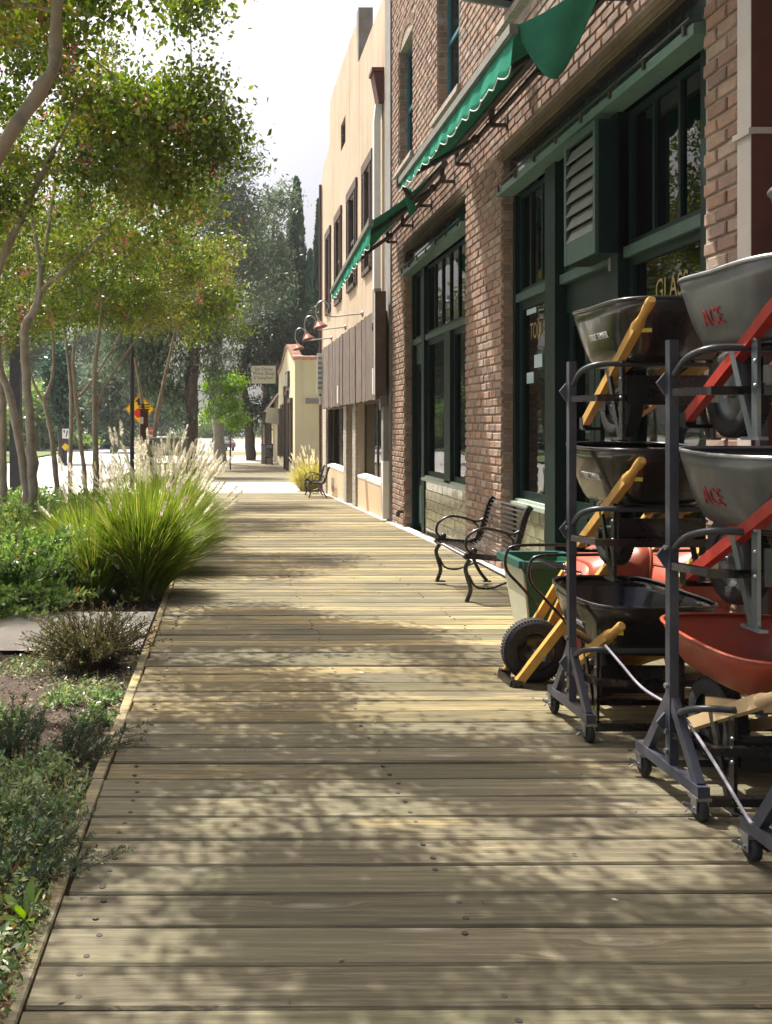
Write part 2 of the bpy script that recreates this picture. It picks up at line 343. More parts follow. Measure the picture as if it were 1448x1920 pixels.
# ------------------------------------------------------------------ foliage helpers (numpy)
def quads(name, V, tint, mat, parent=None, world=True, kind=None):
    n = len(V)//4; me = bpy.data.meshes.new(name)
    me.vertices.add(4*n); me.vertices.foreach_set('co', np.asarray(V, np.float32).ravel())
    me.loops.add(4*n); me.loops.foreach_set('vertex_index', np.arange(4*n, dtype=np.int32))
    me.polygons.add(n); me.polygons.foreach_set('loop_start', np.arange(0, 4*n, 4, dtype=np.int32))
    a = me.attributes.new('tint', 'FLOAT', 'FACE'); a.data.foreach_set('value', np.asarray(tint, np.float32))
    me.update(calc_edges=True); return link(name, me, mat, parent, world, kind)
def unit(a): return a/np.maximum(np.linalg.norm(a, axis=1, keepdims=True), 1e-9)
def leaves(rng, C, L, Wd, droop=.0, d=None):
    n = len(C); 
    if d is None: d = rng.normal(size=(n, 3)); d[:, 2] -= droop
    d = unit(d); s = unit(np.cross(d, rng.normal(size=(n, 3)))); nn = np.cross(d, s)
    l = (L*rng.uniform(.6, 1.3, (n, 1))); w = l*Wd/L
    return np.stack([C-d*l*.5, C+s*w*.5+nn*w*.12, C+d*l*.5, C-s*w*.5+nn*w*.12], 1).reshape(-1, 3)
def skeleton(rng, stems, clusters, r0, jit):
    P = [np.array(p) for st in stems for p, r in st]; start = len(P)
    par = [-1]*start; order = sorted(range(len(clusters)), key=lambda i: min(np.linalg.norm(clusters[i]-np.array(st[-1][0])) for st in stems))
    for i in order:
        c = clusters[i]; A = np.array(P); dd = np.linalg.norm(A-c, axis=1)+.35*np.maximum(0, A[:, 2]-c[2]+.1)*2
        j = int(np.argmin(dd)); p0 = P[j]
        k = max(1, int(np.linalg.norm(c-p0)/.45)); pj = j
        for q in range(1, k+1):
            t = q/k; p = p0*(1-t)+c*t; 
            if q < k: p = p+rng.normal(size=3)*jit
            P.append(p); par.append(pj); pj = len(P)-1
    w = np.zeros(len(P)); ch = [0]*len(P)
    for i in range(len(P)-1, start-1, -1):
        if w[i] == 0: w[i] = r0**2.2
        if par[i] >= start: w[par[i]] += w[i]
    return P, par, w**(1/2.2), start
def tree(name, label, cat, stems, blobs, ncl, nleaf, L, Wd, sig, bark, leafm, seed, bloom=0, group=None, r0=.007, droop=.25, shell=.45, jit=.06, flat=.7):
    rng = np.random.default_rng(seed); b = stems[0][0][0]
    th = thing(name, label, cat, b, group)
    mb = MB(); sm = []
    for st in stems:
        pts = curve([p for p, r in st], 6); n = len(pts); rr = np.interp(np.linspace(0, len(st)-1, n), range(len(st)), [r for p, r in st])
        rr = rr*(1+rng.normal(size=n)*.07); pts = [p+V3(rng.normal(size=3)*r*.10) for p, r in zip(pts, rr)]
        mb.tube(pts, list(rr), 9); sm.append([(tuple(p), r) for p, r in zip(pts[len(pts)//3:], rr[len(pts)//3:])])
    tot = sum(x[1][0]*x[1][1]*x[1][2] for x in blobs); cl = []
    for c, r in blobs:
        k = max(3, int(ncl*r[0]*r[1]*r[2]/tot)); d = unit(rng.normal(size=(k, 3)))
        cl.append(np.array(c)+d*np.array(r)*(shell+(1-shell)*rng.uniform(size=(k, 1))**.6))
    cl = np.concatenate(cl)
    P, par, rad, s0 = skeleton(rng, sm, cl, r0, jit)
    for i in range(s0, len(P)):
        j = par[i]; ra = rad[i]*1.15 if j < s0 else rad[j]
        mb.tube([P[j], P[i]], [max(min(ra, rad[i]*1.6), .003), max(rad[i], .003)], 5, False)
    mb.obj('trunk', bark, th)
    C = np.repeat(cl, nleaf, 0)+rng.normal(size=(len(cl)*nleaf, 3))*np.array([sig, sig, sig*flat])
    base = np.repeat(rng.uniform(0, .45, len(cl)), nleaf)
    t = np.clip(base+rng.uniform(0, .55, len(C))+rng.normal(size=len(C))*.06, 0, 1)
    quads('crown', leaves(rng, C, L, Wd, droop), t, leafm, th)
    if bloom:
        out = cl[rng.permutation(len(cl))[:bloom]]+rng.normal(size=(bloom, 3))*sig*.8
        C = np.repeat(out, 45, 0)+rng.normal(size=(bloom*45, 3))*np.array([.05, .05, .07])
        quads('blossoms', leaves(rng, C, .035, .03), rng.uniform(0, 1, len(C)), l_bloom, th)
    return th
# ================================================================== SETTING
def sheet(name, x0, x1, y0, y1, mat, dz=0., ny=None):
    ys = [y0]+[y for y in (-6, 0, 47) if y0 < y < y1]+[y1]
    if ny: ys = sorted(set(ys+list(np.linspace(y0, y1, ny))))
    v = []; f = []
    for y in ys: v += [(x0, y, gz(y)+dz), (x1, y, gz(y)+dz)]
    for i in range(len(ys)-1): f.append((2*i, 2*i+1, 2*i+3, 2*i+2))
    m = MB().add(v, f); o = m.obj(name, mat); o['kind'] = 'structure'; return o
sheet('ground', -300, 300, -40, 900, m_grassland, -.13)
sheet('road', -15, -5.35, -30, 95, m_road, -.12)
sheet('cross_street', -120, 60, 92, 175, m_road, -.115)
sheet('driveway', -5.3, 12, 27.55, 37, m_conc, -.012)
sheet('far_sidewalk', -5.2, 3.9, 62, 76, m_conc, -.01)
sheet('traffic_island', -24, -15.1, 60, 90, m_lawn, -.02)
sheet('planter_bed', -5.05, -.56, -4, 27.5, m_soil, -.05)
sheet('garden_path', -5.05, -.57, 6.35, 7.85, m_conc, -.02)
kb = MB()
for y0, y1 in ((-10, 27), (37.5, 62)):
    ys = np.linspace(y0, y1, 24)
    for a, b in zip(ys[:-1], ys[1:]):
        kb.add([(-5.35, a, gz(a)-.13), (-5.05, a, gz(a)-.13), (-5.05, a, gz(a)+.01), (-5.35, a, gz(a)+.01), (-5.35, b, gz(b)-.13), (-5.05, b, gz(b)-.13), (-5.05, b, gz(b)+.01), (-5.35, b, gz(b)+.01)], [(0,1,2,3),(4,7,6,5),(0,3,7,4),(3,2,6,7),(2,1,5,6)])
kb.obj('kerb', m_conc, kind='structure')
# ---- boardwalk: every plank its own object
bw = thing('boardwalk', None, None, (0, 0, 0)); bw['kind'] = 'structure'; bw['label'] = 'weathered timber boardwalk of crosswise planks'
def plank_mesh(seed):
    r = random.Random(seed); m = MB(); n = 7; L0, L1 = -.485+r.uniform(-.006, .006), 3.085; w = .0925
    rows = []
    ph = [r.uniform(0, 6) for _ in range(4)]
    for i in range(n+1):
        x = L0+(L1-L0)*i/n; e0 = .0022*math.sin(x*3+ph[0])+r.uniform(-.0012, .0012); e1 = .0022*math.sin(x*2.3+ph[1])+r.uniform(-.0012, .0012)
        zz = .0015*math.sin(x*1.7+ph[2]); cup = r.uniform(-.001, .0015)
        rows.append([(x, -w+e0, -.04), (x, -w+e0, -.006+zz), (x, -w+.006+e0, zz+.001), (x, 0, zz-cup), (x, w-.006+e1, zz+.001), (x, w+e1, -.006+zz), (x, w+e1, -.04)])
    vs = [p for rw in rows for p in rw]; k = 7
    m.add(vs, [(i*k+j, (i+1)*k+j, (i+1)*k+j+1, i*k+j+1) for i in range(n) for j in range(k-1)])
    m.add(rows[0], [tuple(range(7))]); m.add(rows[-1], [tuple(range(7))[::-1]])
    me = m.mesh('plank'); me.materials.append(m_plank); return me
pm = [plank_mesh(100+i) for i in range(14)]
PW = .1915; NP = 150; y = -1.0; screws = MB()
for i in range(NP):
    sy = R.uniform(.985, 1.012)
    o = bpy.data.objects.new('plank', pm[R.randrange(14)]); COL.objects.link(o); o.parent = bw
    o.location = (0, y, gz(y)+R.uniform(-.003, .003)); o.scale = (1, sy*.999, 1)
    o.rotation_euler = (math.atan(-.025)+R.uniform(-.006, .006), 0, R.uniform(-.0012, .0012)+.004)
    g = R.random(); near = max(0, min(1, (4.6-y)/2.6))
    o.color = (max(0, min(1, .60*near+.06+.42*g*g)), R.uniform(.1, .95), R.random(), 1)
    if y < 12:
        for sx in (-.36, .72, 1.9, 2.95):
            for q in (-.05, .05):
                if R.random() < (.97 if sx < 0 or sx > 2.5 else .75):
                    xx = sx+R.uniform(-.02, .02); yy = y+q+R.uniform(-.01, .01); z = gz(yy)+.0015
                    screws.tube([(xx, yy, z-.004), (xx, yy, z+.0012)], [.0105, .009], 8)
    y += PW*sy+R.uniform(.001, .010)
YB = y
s_ = screws.obj('nail_heads', M('nail_head', (.05, .035, .028), .7), bw, kind='stuff')
jb = MB()
for x in (-.36, .72, 1.9, 2.95): jb.add([(x-.04, -1.2, gz(-1.2)-.05), (x+.04, -1.2, gz(-1.2)-.05), (x+.04, 27.5, gz(27.5)-.05), (x-.04, 27.5, gz(27.5)-.05)], [(0, 1, 2, 3)])
jb.obj('joists', m_twig, bw)
for i in range(12):                        # long trim boards on the garden edge
    y0 = -1+i*2.42; y1 = min(y0+2.41, 27.5)
    e = MB(); n = 5; rows = []
    for k in range(n+1):
        yy = y0+(y1-y0)*k/n; j = R.uniform(-.004, .004); z = gz(yy)
        rows += [(-.545+j, yy, z-.12), (-.547+j, yy, z-.002), (-.541+j, yy, z+.002), (-.500+j, yy, z+.002), (-.495+j, yy, z-.004), (-.495+j, yy, z-.12)]
    e.add(rows, [(a*6+b, a*6+b+1, (a+1)*6+b+1, (a+1)*6+b) for a in range(n) for b in range(5)]+[(5, 4, 3, 2, 1, 0), tuple(n*6+q for q in range(6))])
    o = e.obj('edge_board', m_plank, bw); o.color = (R.uniform(.1, .4), R.uniform(1.2, 1.6), 0, 1)
fb = MB()
y = 37.2
while y < 61.8:
    fb.box(-3.2, 3.75, y-.09, y+.09, gz(y)-.05, gz(y)+R.uniform(0, .008)); y += .195
fb.obj('far_boardwalk', m_plank, kind='structure')
cs = MB(); ys = np.linspace(-2, 27.5, 30)
for a, b in zip(ys[:-1], ys[1:]): cs.add([(3.09, a, gz(a)-.1), (3.09, a, gz(a)+.012), (3.26, a, gz(a)+.02), (3.09, b-.01, gz(b)-.1), (3.09, b-.01, gz(b)+.012), (3.26, b-.01, gz(b)+.02)], [(0, 1, 4, 3), (1, 2, 5, 4), (0, 2, 1), (3, 4, 5)])
cs.obj('footing_strip', m_conc, kind='structure')
#@@BUILDINGS
# ================================================================== BRICK BUILDING
XW = 3.2
bb = thing('brick_building', 'two storey red brick shop building with green storefronts and arched upper windows', 'building', (XW, 10, gz(10)))
OPEN = [(6.01, 10.36, -1, 4.50), (11.88, 15.86, -1, 4.50)]
UPW = [(15.15, 16.34, 5.97, 8.06), (12.17, 13.43, 5.95, 8.06), (9.0, 10.22, 5.95, 8.06)]
YN, YF, ZT = 1.0, 16.98, 10.6
def wall(name, rects, x0, x1, ya, yb, za, zb, mat, parent):
    yc = sorted({ya, yb}|{r[0] for r in rects}|{r[1] for r in rects}); zc = sorted({za, zb}|{max(za, r[2]) for r in rects}|{r[3] for r in rects})
    m = MB()
    for a, b in zip(yc[:-1], yc[1:]):
        z0 = None
        for c, d in zip(zc[:-1], zc[1:]):
            cy, cz = (a+b)/2, (c+d)/2
            hole = any(r[0] < cy < r[1] and r[2] < cz < r[3] for r in rects)
            if hole:
                if z0 is not None: m.box(x0, x1, a, b, z0, c); z0 = None
            elif z0 is None: z0 = c
        if z0 is not None: m.box(x0, x1, a, b, z0, zb)
    return m.obj(name, mat, parent)
def arch(y0, y1, zs, rise):          # circle through spring points
    w = (y1-y0)/2; r = (w*w+rise*rise)/(2*rise); return (y0+y1)/2, zs+rise-r, r
wall('wall', OPEN+[(a, b, c, d+.02) for a, b, c, d in UPW], XW+.014, XW+.42, YN, YF, -1, ZT, m_mortar, bb)
# bricks -----------------------------------------------------------------
CH, BL = .0985, .236
cols = [(0.351, 0.21, 0.146), (0.331, 0.2, 0.143), (0.372, 0.239, 0.17), (0.301, 0.188, 0.143), (0.273, 0.188, 0.155), (0.398, 0.278, 0.206), (0.351, 0.248, 0.193), (0.401, 0.307, 0.243), (0.323, 0.224, 0.179), (0.358, 0.221, 0.153)]
def blocked(y0, y1, z0, z1):
    for a, b, c, d in OPEN:
        if y1 > a and y0 < b and z1 > c and z0 < d: return (a, b)
    for a, b, c, d in UPW:
        if z1 > c-.12 and z0 < d+.30 and y1 > a and y0 < b:
            if z0 < d: return (a, b)
            cy, cz, r = arch(a, b, d, .22)
            if min((max(y0, min(cy, y1))-cy)**2+(z0-cz)**2, 9) < (r+.2)**2: return 'skip'
    return None
BR = []       # (centre, half lengths along u (run), z, normal)
def run_face(z0, ya, yb, course):
    y = ya-BL*(.5 if course % 2 else 0)
    while y < yb:
        a, b = max(y+.009, ya), min(y+BL-.009, yb)
        if b-a > .05:
            k = blocked(a, b, z0, z0+CH)
            segs = [(a, b)]
            if k == 'skip': segs = []
            elif k: segs = [(a, min(b, k[0])), (max(a, k[1]), b)]
            for p, q in segs:
                if q-p > .035: BR.append(((XW, (p+q)/2, z0+CH/2), (q-p)/2, 'x'))
        y += BL
nc = int((ZT+.5)/CH)
for c in range(nc): run_face(-.55+c*CH, 2.2, YF, c)
for yj, zt, zb in ((10.36, 4.5, -.5), (15.86, 4.5, -.6), (16.34, 8.06, 5.97), (13.43, 8.06, 5.95), (10.22, 8.06, 5.95)):   # reveals facing the camera
    c = 0
    while zb+(c+1)*CH < zt:
        w = .105 if c % 2 else .2
        x = XW+.012
        while x < XW+.2:
            e = min(x+w-.012, XW+.205)
            if e-x > .03: BR.append((((x+e)/2, yj-.008, zb+(c+.5)*CH), (e-x)/2, 'y'))
            x += w; w = .2
        c += 1
def brick_geo(hu, hz, seed):
    r = random.Random(seed); j = lambda s=.004: r.uniform(-s, s); d = .0; e = .007; dep = .03
    o = [(-hu+j(), -hz+j()), (hu+j(), -hz+j()), (hu+j(), hz+j()), (-hu+j(), hz+j())]
    i = [(x-math.copysign(e+abs(j()), x), z-math.copysign(e+abs(j()), z)) for x, z in o]
    t = [r.uniform(-.003, .003) for _ in range(4)]
    v = [(dep, u, z) for u, z in o]+[(.004, u, z) for u, z in o]+[(-.004+t[k], *i[k]) for k in range(4)]
    f = []
    for k in range(4):
        n = (k+1) % 4
        f += [(k, k+4, n+4, n), (k+4, k+8, n+8, n+4)]
    f += [(8, 11, 10, 9)]
    return v, [q[::-1] for q in f]
def fix(v, ax):                       # x-facing (towards -X) or y-facing (towards -Y)
    return v if ax == 'x' else [(u, d, z) for d, u, z in v]
def inframe(p):
    px = VX+F*p[0]/p[1]; py = VY-F*(p[2]-H)/p[1]; return 0 < px < 1448 and 0 < py < 1900
vis = [b for b in BR if inframe(b[0]) and not (b[0][1] < 6.01 and b[0][2] < 1.9) and b[2] == 'x']
vis.sort(key=lambda b: b[0][1]-(2 if b[1] > .08 else 0)); single = set(id(b) for b in vis[:285])
MBv = []; MBf = []; MBt = []; cache = {}
for k, b in enumerate(BR):
    col = cols[R.randrange(len(cols))]; s = R.uniform(.8, 1.15); col = tuple(min(1, x*s) for x in col)
    c, hu, ax = b
    dx = R.uniform(-.006, .004)
    if id(b) in single:
        key = (round(hu, 2), R.randrange(5))
        if key not in cache:
            v, f = brick_geo(key[0], CH/2-.0095, hash(key) % 9999); me = bpy.data.meshes.new('brick'); me.from_pydata(v, [], f); me.materials.append(m_brick1); cache[key] = me
        o = bpy.data.objects.new('brick', cache[key]); COL.objects.link(o); o.parent = bb; o.location = (c[0]-bb.location[0]+dx, c[1]-bb.location[1], c[2]-bb.location[2]); o.color = (*col, 1)
        o.rotation_euler = (R.uniform(-.012, .012), 0, R.uniform(-.01, .01)); o.scale = (1, hu/key[0], 1)
    else:
        v, f = brick_geo(hu, CH/2-.0095, k); v = fix(v, ax); n = len(MBv)
        if ax == 'y': f = [q[::-1] for q in f]
        MBv += [(x+c[0]+dx*(ax == 'x'), y_+c[1], z+c[2]) for x, y_, z in v]; MBf += [tuple(i+n for i in q) for q in f]; MBt += [col]*len(f)
def arch_bricks(y0, y1, zs, rise, h=.2):
    cy, cz, r = arch(y0, y1, zs, rise); a = math.asin(min(1, (y1-y0)/2/r)); n = max(8, int(2*a*r/.082))
    for k in range(n):
        t = -a+(k+.5)*2*a/n; u = Vector((0, math.cos(t), -math.sin(t))); w = Vector((0, math.sin(t), math.cos(t)))
        v, f = brick_geo(.033, h/2-.004, 777+k); nn = len(MBv); c = Vector((XW, cy, cz))+w*(r+h/2)
        for x, p, q in v: MBv.append(tuple(c+u*p+w*q+Vector((x, 0, 0))))
        MBf.extend(tuple(i+nn for i in q) for q in f); s = R.uniform(.8, 1.2); cc = cols[R.randrange(4)]; MBt.extend([tuple(x*s for x in cc)]*len(f))
for a, b, c, d in UPW: arch_bricks(a, b, d, .22)
me = bpy.data.meshes.new('brickwork'); me.from_pydata(MBv, [], MBf); at_ = me.attributes.new('tint', 'FLOAT_COLOR', 'FACE')
at_.data.foreach_set('color', np.array([(*c, 1) for c in MBt], np.float32).ravel()); link('brickwork', me, m_brickN, bb, True, 'stuff')
# arch infill behind the voussoirs + upper windows
for a, b, c, d in UPW:
    w = thing('window', None, None, (XW+.2, (a+b)/2, c)); w.parent = bb; w.location = Vector(w.location)-bb.location
    wl = Vector((XW+.2, (a+b)/2, c))
    def part(mb, name, mat, p=w):
        return mb.obj(name, mat, p)
    cy, cz, r = arch(a, b, d, .22); m = MB()
    x0, x1 = XW+.15, XW+.2; fw = .07
    m.box(x0, x1, a+.004, a+fw, c, d+.05); m.box(x0, x1, b-fw, b-.004, c, d+.05); m.box(x0, x1, a+fw, b-fw, c, c+.08)
    m.box(x0+.006, x1-.003, a+fw, b-fw, (c+d)/2-.03, (c+d)/2+.03); m.box(x0+.01, x1-.01, (a+b)/2-.016, (a+b)/2+.016, c+.08, d)
    top = [(x0, y_, cz+math.sqrt(max(0, r*r-(y_-cy)**2))) for y_ in np.linspace(a, b, 11)]
    m.prism(top+[(x0, b, d-.06), (x0, a, d-.06)], (.05, 0, 0)); part(m, 'frame', m_teal)
    part(MB().box(XW+.185, XW+.19, a+.02, b-.02, c+.02, d+.1), 'pane', m_glass)
    part(MB().box(XW+.34, XW+.35, a-.05, b+.05, c-.05, (c+d)/2+.2), 'blind', m_curtain)
    m = MB(); k = int((b-a+.24)/.075)
    for q in range(k):
        y_ = a-.12+(q+.5)*(b-a+.24)/k; m.obb((XW+.03, y_, c-.075), (.10, 0, -.018), (0, .034, 0), (.012, 0, .055))
    part(m, 'sill', m_stone)
m = MB()                                                  # open casement leaf of the nearest upper window
A0, A1 = Vector((XW+.14, 10.18, 6.06)), Vector((2.65, 9.95, 6.06)); dv = A1-A0
for z0, z1 in ((0, .07), (1.9, 1.97)): m.bar(A0+Vector((0, 0, (z0+z1)/2)), A1+Vector((0, 0, (z0+z1)/2)), .04, z1-z0)
for t in (.06, .94): m.bar(A0+dv*t+Vector((0, 0, .07)), A0+dv*t+Vector((0, 0, 1.9)), .04, .06, (1, 0, 0))
cs_ = m.obj('open_casement', m_barmetal, bb)
g = MB(); g.bar(A0+dv*.1+Vector((0, 0, .98)), A0+dv*.9+Vector((0, 0, .98)), .006, 1.84); g.obj('casement_pane', m_glass, cs_)
# ---- storefront bays
TR = 2.83
def lintel(y0, y1):
    m = MB(); m.box(XW-.004, XW+.3, y0-.1, y1+.1, 4.42, 4.47); m.box(XW-.012, XW+.012, y0-.12, y1+.12, 4.47, 4.53); m.box(XW+.006, XW+.016, y0, y1, 4.395, 4.42); m.obj('lintel', m_lintel, bb)
    m = MB(); m.box(XW+.10, XW+.14, y0, y1, 4.11, 4.42); m.obj('fascia_panel', m_fascia, bb)
    m = MB(); x0 = XW-.06
    m.prism([(x0, y0+.02, 4.0), (x0, y0+.02, 4.075), (XW+.13, y0+.02, 4.115), (XW+.13, y0+.02, 4.0)], (0, y1-y0-.04, 0)); bd = m.obj('flashing_band', m_band, bb)
    m = MB(); m.box(x0-.03, x0-.015, y0+.02, y1-.02, 4.10, 4.115)
    n = int((y1-y0)/.62)
    for k in range(n+1):
        yy = y0+.12+k*(y1-y0-.24)/n; m.box(x0-.022, x0-.004, yy-.015, yy+.015, 4.03, 4.10)
    m.obj('hanging_rail', m_dkmetal, bd)
XR = XW+.18
def win(y0, y1, z0, z1, nm='shop_window', mull=(), fr=.05, dep=.07, mat=None):
    w = MB(); w.box(XR, XR+dep, y0, y0+fr, z0, z1); w.box(XR, XR+dep, y1-fr, y1, z0, z1); w.box(XR+.003, XR+dep-.003, y0+fr, y1-fr, z0, z0+fr); w.box(XR+.003, XR+dep-.003, y0+fr, y1-fr, z1-fr, z1)
    for q in mull: w.box(XR+.005, XR+dep-.005, q-.016, q+.016, z0+fr, z1-fr)
    o = w.obj(nm, mat or m_green, bb)
    MB().box(XR+.03, XR+.036, y0+fr*.6, y1-fr*.6, z0+fr*.6, z1-fr*.6).obj('pane', m_glass, o)
    return o
def post(y0, y1, z0, z1, x0=None): MB().box((x0 or XR-.05), XR+.1, y0, y1, z0, z1).obj('storefront_post', m_green, bb)
def tbar(y0, y1): MB().box(XR-.045, XR+.09, y0, y1, TR-.045, TR+.045).obj('transom_bar', m_lgreen, bb)
def sill(y0, y1):
    m = MB(); m.box(XR-.10, XR+.1, y0, y1, .50, .545); m.box(XR-.05, XR+.06, y0+.02, y1-.02, .545, .575); m.obj('window_sill', m_sill, bb)
tile_me = {}
def tiles(y0, y1, z1):
    MB().box(XR-.035, XR+.1, y0, y1, gz(y1)-.3, z1).obj('tile_backing', m_mortar, bb)
    z = z1-.152; row = 0
    while z > gz(y0)-.12:
        yy = y0-.145*(row % 2)
        while yy < y1:
            a, b = max(yy, y0), min(yy+.29, y1)
            if b-a > .04:
                k = round(b-a, 2)
                if k not in tile_me:
                    mm = MB(); hu = k/2-.004; hz = .0715
                    vs = [(0, -hu, -hz), (0, hu, -hz), (0, hu, hz), (0, -hu, hz), (-.007, -hu+.004, -hz+.004), (-.007, hu-.004, -hz+.004), (-.007, hu-.004, hz-.004), (-.007, -hu+.004, hz-.004)]
                    mm.add(vs, [(4, 7, 6, 5), (0, 4, 5, 1), (1, 5, 6, 2), (2, 6, 7, 3), (3, 7, 4, 0)]); tile_me[k] = mm.mesh('tile'); tile_me[k].materials.append(m_tile)
                o = bpy.data.objects.new('tile', tile_me[k]); COL.objects.link(o); o.parent = bb
                o.location = Vector((XR-.034+R.uniform(-.0015, .0015), (a+b)/2, z+.076))-bb.location; o.rotation_euler = (0, R.uniform(-.012, .012), R.uniform(-.008, .008))
            yy += .29
        z -= .152; row += 1
def door(y0, y1, z1, nm='shop_door', hy=None):
    zb = gz((y0+y1)/2)+.03; fr = .11; x = XR+.04
    m = MB(); m.box(x, x+.05, y0, y0+fr, zb, z1); m.box(x, x+.05, y1-fr, y1, zb, z1); m.box(x+.002, x+.048, y0+fr, y1-fr, z1-.13, z1); m.box(x+.002, x+.048, y0+fr, y1-fr, zb+.0, zb+.85)
    o = m.obj(nm, m_green, bb); MB().box(x+.02, x+.026, y0+fr-.01, y1-fr+.01, zb+.84, z1-.12).obj('pane', m_glass, o)
    MB().box(x-.012, x+.003, y0+fr+.02, y1-fr-.02, zb+.08, zb+.72).obj('kick_panel', m_lgreen if nm == 'shop_door' else m_green, o)
    hh = MB(); yy = hy or y0+.06; hh.tube([(x, yy, zb+.95), (x-.05, yy, zb+.97), (x-.05, yy, zb+1.2), (x, yy, zb+1.22)], .009, 6); hh.obj('handle', m_galv, o)
# near bay
lintel(6.01, 10.36); 
post(10.27, 10.358, gz(10)-.1, 3.998); post(8.94, 9.22, gz(9)-.1, 3.998, XR-.09); post(7.52, 7.66, gz(7.6)-.1, 3.998, XR-.09); post(6.012, 6.30, gz(6)-.1, 3.998)
tbar(9.22, 10.27); tbar(7.66, 8.94); tbar(6.30, 7.52)
win(9.22, 10.27, 2.88, 3.998, 'transom_window', (9.57, 9.92)); win(7.66, 8.94, 2.88, 3.998, 'transom_window', (8.3,)); win(6.30, 7.52, 2.88, 3.998, 'transom_window', (6.7, 7.1))
w1 = win(9.22, 10.27, .575, 2.785, fr=.09); w2 = win(6.30, 7.52, .575, 2.785, fr=.07)
sill(9.2, 10.30); sill(6.28, 7.53); tiles(9.22, 10.27, .50); tiles(6.30, 7.52, .50)
MB().box(XR+.02, XR+.08, 7.66, 8.94, 2.5, 2.785).obj('door_header', m_green, bb)
door(8.31, 8.92, 2.5, 'entrance_door', 8.37); door(7.68, 8.29, 2.5, 'entrance_door', 8.23)
put_text('window_lettering', 'TOOLS', .25, m_gold, (XR+.026, 9.75, 2.42), (0, -1, 0), (0, 0, 1), bb, sx=.62)
put_text('window_lettering', 'GLASS', .25, m_gold, (XR+.026, 6.86, 2.44), (0, -1, 0), (0, 0, 1), bb, sx=.72)
nt_ = MB(); nt_.box(XR+.024, XR+.028, 9.62, 9.86, 2.02, 2.16); nt_.box(XR+.023, XR+.027, 9.88, 10.1, 1.86, 1.98); nt_.box(XR+.023, XR+.027, 9.80, 10.1, 2.62, 2.68); nt_.obj('notice', M('window_notice', (.35, .45, .5), .6), bb)
# far bay
lintel(11.88, 15.86)
post(15.77, 15.858, gz(15)-.1, 3.998); post(14.85, 15.05, gz(15)-.1, 3.998, XR-.06); post(11.882, 11.98, gz(12)-.1, 3.998); post(13.2, 13.55, .54, TR-.046)
tbar(11.98, 14.85); tbar(15.05, 15.77)
win(11.98, 14.85, 2.88, 3.998, 'transom_window', tuple(11.98+2.87*k/6 for k in range(1, 6))); win(15.05, 15.77, 2.88, 3.998, 'transom_window', (15.4,))
win(13.55, 14.85, .575, 2.785, fr=.08); win(11.98, 13.2, .575, 2.785, fr=.08); sill(11.95, 14.87); tiles(11.95, 14.85, .50)
MB().box(XR+.02, XR+.08, 15.05, 15.77, 2.45, 2.785).obj('door_header', m_lgreen, bb); door(15.06, 15.76, 2.45)
pb = MB(); pb.box(XR+.3, XR+.31, 12.2, 12.75, 1.2, 1.75); pb.obj('red_notice', m_signr, bb); MB().box(XR+.298, XR+.312, 12.15, 12.8, 1.05, 1.19).obj('yellow_notice', m_signy, bb)
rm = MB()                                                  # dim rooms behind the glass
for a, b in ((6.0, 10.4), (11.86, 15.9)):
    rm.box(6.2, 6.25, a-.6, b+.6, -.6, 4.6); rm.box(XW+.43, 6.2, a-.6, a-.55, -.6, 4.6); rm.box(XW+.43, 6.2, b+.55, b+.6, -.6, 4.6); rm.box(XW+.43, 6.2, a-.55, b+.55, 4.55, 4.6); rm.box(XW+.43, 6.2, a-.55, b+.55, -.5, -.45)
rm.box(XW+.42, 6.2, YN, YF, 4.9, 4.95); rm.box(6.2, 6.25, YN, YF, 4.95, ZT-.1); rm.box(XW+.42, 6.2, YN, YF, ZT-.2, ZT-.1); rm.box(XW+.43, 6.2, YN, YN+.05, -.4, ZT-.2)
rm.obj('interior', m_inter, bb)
cu_ = MB()
for k in range(9):
    yy = 6.45+k*.42; cu_.box(4.2+.2*(k % 2), 4.24+.2*(k % 2), yy, yy+.16, 1.0 if k % 3 else 2.8, 4.0)
cu_.obj('display_rack', M('grey_interior_panel', (.22, .21, .20), .8), bb)
# louvred vent box over the doors
lb = thing('louvre_box', None, None, (3.1, 7.86, 2.8)); lb.parent = bb; lb.location = Vector((3.1, 7.86, 2.8))-bb.location
y0, y1, z0, z1 = 7.52, 8.2, 2.83, 3.94
m = MB(); m.box(3.13, XR+.02, y0, y0+.02, z0, z1); m.box(3.13, XR+.02, y1-.02, y1, z0, z1); m.box(3.13, XR+.02, y0+.02, y1-.02, z0, z0+.02); m.box(3.13, XR+.02, y0+.02, y1-.02, z1-.02, z1); m.box(3.2, 3.22, y0+.02, y1-.02, z0+.02, z1-.02); m.obj('casing', m_green, lb)
m = MB(); m.box(3.10, 3.13, y0, y0+.05, z0, z1); m.box(3.10, 3.13, y1-.05, y1, z0, z1); m.box(3.102, 3.128, y0+.05, y1-.05, z0, z0+.2); m.box(3.102, 3.128, y0+.05, y1-.05, z1-.07, z1); m.obj('front_frame', m_lgreen, lb)
for k in range(7):
    z = z0+.25+k*.118; s = MB(); s.obb((3.125, (y0+y1)/2, z), (.026, 0, .058), (0, (y1-y0)/2-.052, 0), (-.004, 0, .003)); s.obj('louvre', M('louvre_paint', (.13, .155, .14), .6) if k == 0 else bpy.data.materials['louvre_paint'], lb)
m = MB(); m.box(XR-.06, XR-.045, 7.7, 7.78, 2.72, 2.84); m.tube(curve([(XR-.05, 7.72, 2.84), (XR-.08, 7.70, 2.95), (XR-.05, 7.62, 3.05), (XR+.0, 7.6, 3.05)]), .008, 6); m.obj('junction_box', m_galv, bb)
